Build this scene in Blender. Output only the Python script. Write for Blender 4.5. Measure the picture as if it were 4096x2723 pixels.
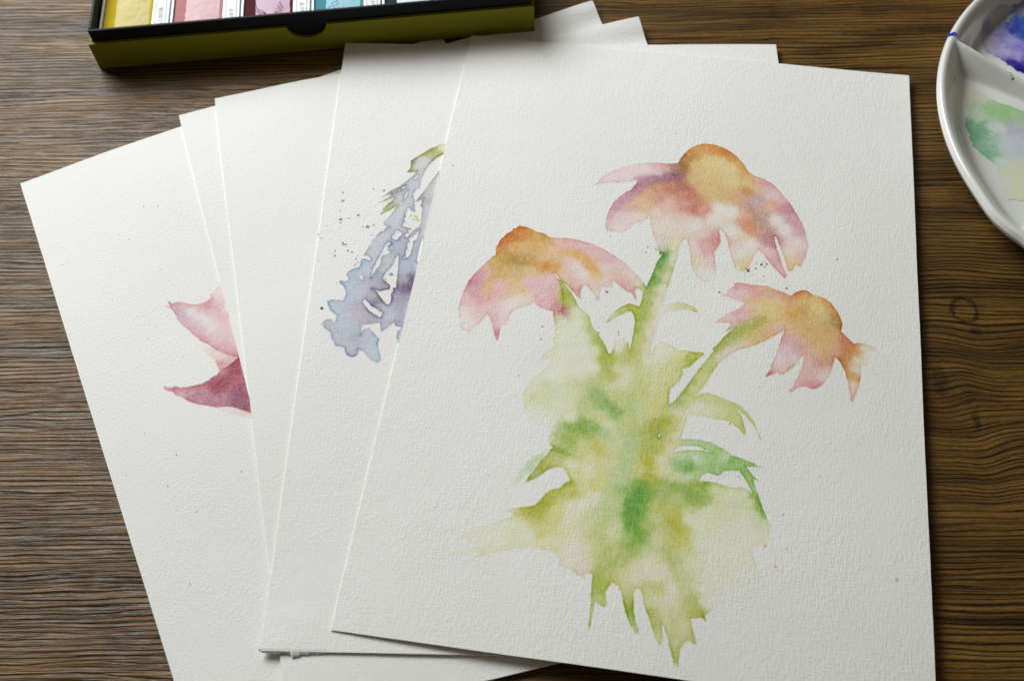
import bpy, bmesh, math
import numpy as np
from mathutils import Matrix, Vector

# ------------------------------------------------------------------ measured layout (millimetres)
F_MM=38.770; PITCH=1.032028; ROLL=-0.049310; CAMH=0.3918
SHEETS=[(-12.384,407.319,-0.19328),(-74.561,406.132,-0.06651),(-136.359,375.716,0.18057),(-152.735,366.681,0.28984),(-221.510,330.369,0.40047)]
Z_TOP=[3.3, 2.5, 1.85, 1.2, 0.6]
CONE_SHAPES=[[(70.0,85.3),(71.9,82.7),(72.2,81.4),(75.3,78.1),(78.9,75.0),(83.2,72.6),(88.1,70.6),(93.6,69.2),(99.2,68.7),(102.5,68.6),(106.3,67.5),(107.0,64.7),(109.1,61.2),(111.4,57.7),(114.6,55.5),(118.0,54.5),(121.9,54.7),(125.7,55.9),(129.4,58.1),(133.0,61.3),(135.7,65.1),(137.5,68.8),(140.0,70.3),(144.0,71.6),(147.9,73.7),(151.3,77.1),(154.1,80.8),(156.9,85.0),(159.4,89.6),(161.4,93.4),(162.6,97.0),(163.5,100.3),(164.0,103.6),(164.5,106.6),(163.9,109.3),(163.5,112.3),(162.6,114.1),(162.0,116.5),(161.3,118.0),(159.7,116.3),(158.9,117.9),(158.4,119.9),(157.4,120.4),(156.3,120.2),(155.5,116.7),(154.1,112.2),(152.2,106.5),(150.8,102.8),(150.0,102.6),(150.5,106.0),(151.7,110.6),(153.1,115.0),(154.2,118.8),(155.3,121.6),(156.0,122.8),(155.2,124.6),(153.5,122.8),(150.9,119.9),(148.1,116.3),(145.7,112.7),(143.5,110.6),(142.7,112.0),(141.8,114.5),(141.1,117.2),(139.9,119.7),(138.4,122.5),(135.1,124.5),(134.8,123.3),(133.6,120.1),(132.3,115.7),(131.0,110.6),(129.4,105.4),(128.2,103.2),(126.8,101.6),(126.4,103.1),(127.2,106.4),(127.2,109.8),(125.8,113.3),(124.9,114.7),(125.4,117.9),(126.3,123.1),(126.4,126.0),(124.1,129.8),(121.6,130.5),(118.5,128.3),(116.7,125.0),(115.6,121.9),(115.0,117.4),(114.1,112.9),(113.1,109.2),(111.9,109.5),(110.7,111.4),(109.9,114.5),(109.8,116.5),(109.3,120.8),(106.2,122.5),(103.2,118.0),(102.3,119.1),(101.2,116.7),(100.1,112.8),(97.7,107.1),(96.7,102.5),(96.4,98.8),(95.4,99.6),(93.7,101.9),(91.9,103.2),(90.1,103.8),(88.1,106.1),(86.2,108.3),(84.9,109.9),(83.8,109.7),(82.4,109.2),(78.7,109.5),(77.5,107.8),(77.5,104.0),(77.7,100.9),(78.5,97.3),(79.7,93.7),(82.1,89.9),(84.6,87.1),(86.7,85.8),(88.1,82.8),(89.3,79.4),(86.8,80.6),(82.9,81.6),(80.5,82.5),(77.7,82.3),(75.8,83.1),(73.1,84.0)],
[(31.7,128.8),(32.4,128.4),(32.1,124.4),(33.1,120.6),(35.3,116.9),(37.7,114.5),(37.8,113.5),(39.1,113.0),(40.3,111.6),(43.3,111.9),(46.2,112.7),(48.0,113.8),(51.3,114.1),(54.4,116.1),(57.6,115.8),(60.8,115.6),(65.2,115.7),(69.7,116.5),(74.1,117.6),(78.7,119.7),(83.8,122.7),(88.4,126.0),(92.5,129.9),(95.5,133.1),(98.0,136.2),(97.1,139.2),(94.8,137.6),(93.5,137.5),(93.6,139.7),(94.4,143.7),(93.1,141.9),(91.9,139.9),(89.8,139.6),(86.9,137.4),(83.8,135.0),(83.5,137.3),(84.1,138.5),(81.8,138.5),(78.9,138.6),(78.9,141.7),(79.1,145.5),(78.4,146.1),(76.8,143.3),(74.6,140.8),(72.8,138.8),(71.1,140.0),(70.9,142.9),(71.4,146.0),(70.2,145.5),(67.5,142.7),(65.1,140.5),(61.8,137.7),(59.5,134.8),(58.1,134.3),(59.4,136.1),(61.0,137.8),(62.5,140.8),(63.6,143.9),(64.6,150.0),(64.7,154.1),(62.6,154.0),(59.4,153.5),(55.6,152.5),(52.2,150.7),(51.2,151.5),(48.7,152.7),(44.6,154.8),(43.5,156.4),(42.8,160.2),(41.9,162.8),(40.3,162.7),(40.2,165.4),(40.1,169.7),(39.7,170.8),(38.6,168.6),(36.8,164.0),(35.1,159.9),(33.4,157.9),(32.6,160.5),(30.8,164.1),(29.2,165.8),(27.9,168.8),(26.8,167.1),(24.8,167.3),(23.3,165.1),(22.1,160.9),(21.0,156.7),(21.4,154.1),(22.0,148.4),(23.2,143.1),(25.6,138.0),(28.6,133.4)],
[(135.3,151.8),(133.6,152.6),(131.9,153.6),(133.8,150.5),(133.2,149.3),(130.9,149.6),(127.4,150.1),(128.8,148.4),(131.7,145.5),(134.7,143.6),(137.2,141.4),(139.2,139.0),(137.0,138.2),(134.1,137.4),(131.8,136.5),(128.9,136.5),(131.7,135.2),(131.4,134.6),(132.9,132.2),(134.6,131.0),(134.0,129.5),(136.6,128.8),(138.7,128.9),(140.8,129.5),(143.4,129.4),(146.0,129.4),(147.8,129.0),(149.1,129.8),(151.2,130.7),(154.3,131.5),(157.9,132.8),(159.4,131.3),(160.9,130.0),(164.0,129.1),(165.3,130.2),(166.6,131.1),(169.2,131.5),(171.7,132.4),(174.3,134.2),(175.9,136.8),(177.4,139.3),(178.5,141.9),(178.8,144.3),(178.3,147.4),(180.4,149.5),(183.4,152.6),(185.2,152.0),(187.9,152.1),(190.4,152.8),(192.8,154.5),(195.3,157.1),(197.2,160.3),(197.6,162.2),(196.1,168.2),(194.6,168.1),(192.7,166.7),(190.7,164.4),(188.8,162.3),(187.1,161.6),(186.1,161.9),(186.2,164.4),(186.0,167.9),(185.3,171.4),(184.3,175.0),(183.1,178.5),(182.6,179.4),(182.1,178.7),(181.9,175.9),(181.3,172.6),(180.7,169.3),(179.9,165.9),(179.0,163.8),(178.2,162.1),(177.2,160.7),(175.7,160.2),(175.3,162.9),(174.5,166.7),(173.0,170.4),(171.1,173.2),(168.7,175.3),(166.7,175.8),(164.5,175.0),(162.3,175.6),(160.4,177.0),(158.5,178.7),(158.2,178.1),(159.9,174.9),(161.7,170.3),(163.1,165.5),(163.7,162.5),(163.3,160.8),(161.6,163.4),(159.2,167.2),(157.7,168.9),(155.6,170.9),(154.3,170.8),(153.1,170.1),(150.9,171.4),(148.7,173.2),(148.5,172.6),(150.3,169.6),(151.3,168.0),(150.0,168.0),(151.2,166.0),(152.6,161.7),(153.7,157.5),(154.8,152.5),(155.5,150.0),(152.8,152.2),(148.9,155.4),(145.0,158.4),(141.0,160.4),(137.6,161.7),(134.7,163.9),(132.6,166.5),(130.2,168.8),(127.7,164.2),(130.9,157.2),(133.2,154.2)],
[(104.9,115.8),(107.7,114.4),(109.8,116.5),(109.3,120.8),(108.6,126.1),(107.5,132.0),(106.4,137.9),(105.1,144.7),(108.4,143.4),(111.9,142.3),(115.6,142.3),(118.8,143.8),(120.2,145.8),(119.2,146.3),(116.8,145.0),(113.2,145.3),(109.2,146.6),(106.2,148.7),(104.8,150.6),(104.1,153.8),(103.4,158.1),(102.7,162.4),(102.2,167.8),(102.2,170.5),(103.4,166.8),(104.4,163.4),(105.8,162.1),(107.8,162.3),(110.4,163.2),(113.1,165.2),(115.6,164.9),(120.2,165.2),(123.7,165.1),(124.0,165.8),(121.9,168.2),(119.6,170.8),(118.2,172.7),(116.3,173.6),(115.7,173.4),(116.0,176.5),(114.7,179.6),(111.5,183.7),(111.4,187.1),(111.6,190.5),(113.9,188.5),(115.6,185.4),(117.8,181.4),(120.0,177.1),(122.6,172.2),(125.4,167.4),(127.6,164.0),(127.1,162.8),(128.7,160.8),(130.8,157.8),(132.7,155.2),(135.3,151.8),(139.1,149.8),(143.7,151.6),(140.9,156.8),(134.7,163.9),(132.6,166.5),(130.2,168.8),(128.6,172.0),(126.8,175.6),(125.5,178.7),(124.2,181.1),(122.6,183.6),(121.4,185.5),(122.5,184.8),(124.4,183.8),(126.8,183.2),(129.3,183.6),(131.8,184.7),(134.3,185.4),(137.3,186.2),(140.3,188.0),(142.8,190.4),(145.1,193.9),(147.0,198.0),(147.8,200.9),(146.5,198.1),(144.4,194.6),(141.9,191.6),(139.4,189.8),(137.8,188.6),(139.2,190.3),(140.5,192.9),(141.6,196.6),(142.1,199.2),(141.5,199.8),(139.8,197.9),(137.2,195.8),(135.3,194.7),(133.3,194.2),(129.9,194.4),(127.5,194.2),(124.5,193.7),(120.1,193.8),(119.4,193.0),(118.9,196.4),(118.2,200.4),(117.4,203.8),(117.2,205.0),(120.9,204.4),(124.7,204.3),(128.6,204.6),(132.5,206.2),(135.4,207.7),(137.4,209.3),(140.3,209.7),(143.2,210.6),(146.1,211.5),(148.2,212.8),(145.2,212.8),(142.8,213.0),(143.3,214.0),(145.3,216.3),(147.2,218.1),(145.5,217.9),(146.4,220.9),(147.9,224.8),(149.5,229.1),(151.0,233.0),(152.0,234.8),(152.7,237.2),(152.3,239.8),(151.0,241.4),(151.3,242.6),(149.0,243.4),(147.2,244.4),(145.9,246.6),(146.9,249.4),(148.2,253.0),(148.9,255.3),(149.3,256.7),(148.4,257.8),(148.1,260.2),(146.0,261.9),(143.0,264.2),(139.6,265.9),(135.3,268.6),(132.6,271.5),(130.9,272.9),(130.7,273.9),(131.0,275.4),(130.3,274.7),(129.4,274.2),(127.9,274.8),(125.6,275.2),(126.0,276.6),(126.7,279.5),(127.6,281.8),(128.2,283.9),(127.6,284.3),(126.5,283.5),(125.6,283.1),(124.3,283.7),(123.6,285.0),(122.8,286.9),(122.6,289.4),(122.6,292.8),(121.9,291.6),(121.5,292.9),(120.7,290.5),(119.3,286.8),(118.2,283.4),(116.9,280.0),(115.7,278.3),(116.1,281.0),(116.5,284.1),(115.8,286.4),(114.4,284.8),(113.1,281.9),(111.7,278.5),(110.3,275.5),(108.9,272.5),(108.3,269.8),(107.6,267.6),(106.4,267.1),(105.4,267.4),(105.1,269.4),(105.3,272.1),(105.6,275.3),(106.4,278.8),(107.7,281.3),(108.3,283.6),(106.8,282.8),(104.8,280.4),(103.1,277.0),(101.9,273.5),(100.9,270.4),(100.5,268.4),(99.6,268.5),(99.7,267.3),(97.1,265.9),(96.0,267.9),(95.1,269.9),(95.6,273.0),(96.1,274.3),(95.0,275.5),(93.1,274.8),(91.7,274.0),(91.5,276.4),(91.1,280.5),(90.8,284.9),(90.4,282.0),(90.3,277.5),(90.1,272.9),(89.9,269.2),(89.8,265.9),(89.5,264.0),(88.5,263.5),(87.0,264.4),(87.0,266.3),(85.7,265.3),(84.4,265.2),(82.8,263.5),(80.5,263.0),(77.1,262.2),(77.3,260.0),(75.2,258.1),(72.7,256.7),(71.0,257.3),(69.7,256.6),(67.6,256.5),(64.9,257.0),(61.3,257.8),(58.7,258.8),(56.5,259.5),(53.8,260.2),(51.2,261.5),(47.7,263.0),(45.1,264.3),(42.2,266.2),(45.5,263.5),(48.9,261.6),(45.1,261.4),(40.7,262.7),(37.6,263.9),(34.8,265.2),(38.3,262.3),(43.0,260.2),(46.1,258.8),(44.5,257.8),(41.9,256.4),(38.6,256.4),(41.1,254.6),(44.5,252.1),(48.9,250.5),(53.2,248.0),(56.7,246.0),(58.3,244.3),(54.0,244.1),(57.2,242.8),(60.8,241.6),(64.9,240.6),(66.5,238.6),(68.4,235.2),(70.5,233.1),(73.7,231.9),(75.3,229.6),(77.1,228.3),(75.5,225.3),(73.8,223.2),(71.2,223.5),(68.4,224.7),(65.9,227.2),(63.3,229.7),(60.0,231.7),(61.7,228.3),(63.6,224.3),(65.9,220.3),(67.8,216.8),(68.9,215.3),(67.6,214.6),(66.2,211.5),(67.3,208.6),(64.5,206.3),(59.3,204.7),(55.7,201.9),(54.2,196.4),(53.9,193.1),(55.1,189.5),(57.5,185.1),(60.2,182.4),(61.9,180.2),(62.8,176.8),(63.7,174.1),(61.4,176.0),(58.0,177.7),(59.4,174.9),(61.9,172.2),(63.7,170.5),(62.4,166.8),(63.3,165.5),(62.6,163.8),(62.3,160.2),(61.4,156.7),(60.5,153.7),(64.2,154.4),(64.6,150.0),(63.6,143.9),(62.5,140.8),(61.0,137.8),(61.8,137.7),(63.9,140.0),(66.4,142.9),(68.9,146.3),(70.4,149.2),(72.7,151.4),(75.6,153.8),(76.7,156.4),(77.8,159.3),(80.1,161.4),(81.1,160.9),(80.7,162.5),(82.6,165.2),(84.4,168.0),(85.5,170.8),(86.7,170.6),(87.4,166.9),(87.8,163.3),(89.5,163.3),(91.5,162.8),(93.0,165.0),(94.1,168.1),(94.4,163.0),(94.9,157.5),(94.9,153.8),(94.0,150.9),(92.8,149.2),(90.8,149.8),(88.4,151.6),(86.0,153.8),(84.1,155.6),(82.8,156.4),(83.9,153.8),(86.1,150.1),(89.0,147.2),(91.4,145.6),(94.0,145.9),(95.9,146.6),(96.5,144.3),(96.8,139.2),(98.0,136.2),(99.5,130.6),(101.4,122.5)]]
CONE_GAPS=[[(115.2,210.9),(115.9,209.1),(117.3,207.9),(121.1,207.3),(123.9,207.1),(126.9,208.1),(130.3,208.9),(126.9,208.8),(123.1,208.9),(119.3,209.5)],
[(125.1,222.0),(126.6,219.0),(128.4,217.5),(130.3,218.0),(132.7,218.2),(134.7,216.0),(137.7,215.6),(140.1,215.0),(142.0,217.3),(144.1,220.7),(145.6,223.8),(142.7,222.4),(141.3,221.9),(138.1,222.6),(135.7,222.4),(133.3,222.0),(131.9,221.4),(128.6,221.4),(126.7,221.5)],
[(116.4,199.1),(117.8,195.2),(119.2,191.0),(119.7,191.9),(118.2,195.9),(116.8,199.3)],
[(108.6,205.9),(108.8,204.0),(109.6,203.4),(109.3,204.7)]]
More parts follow.
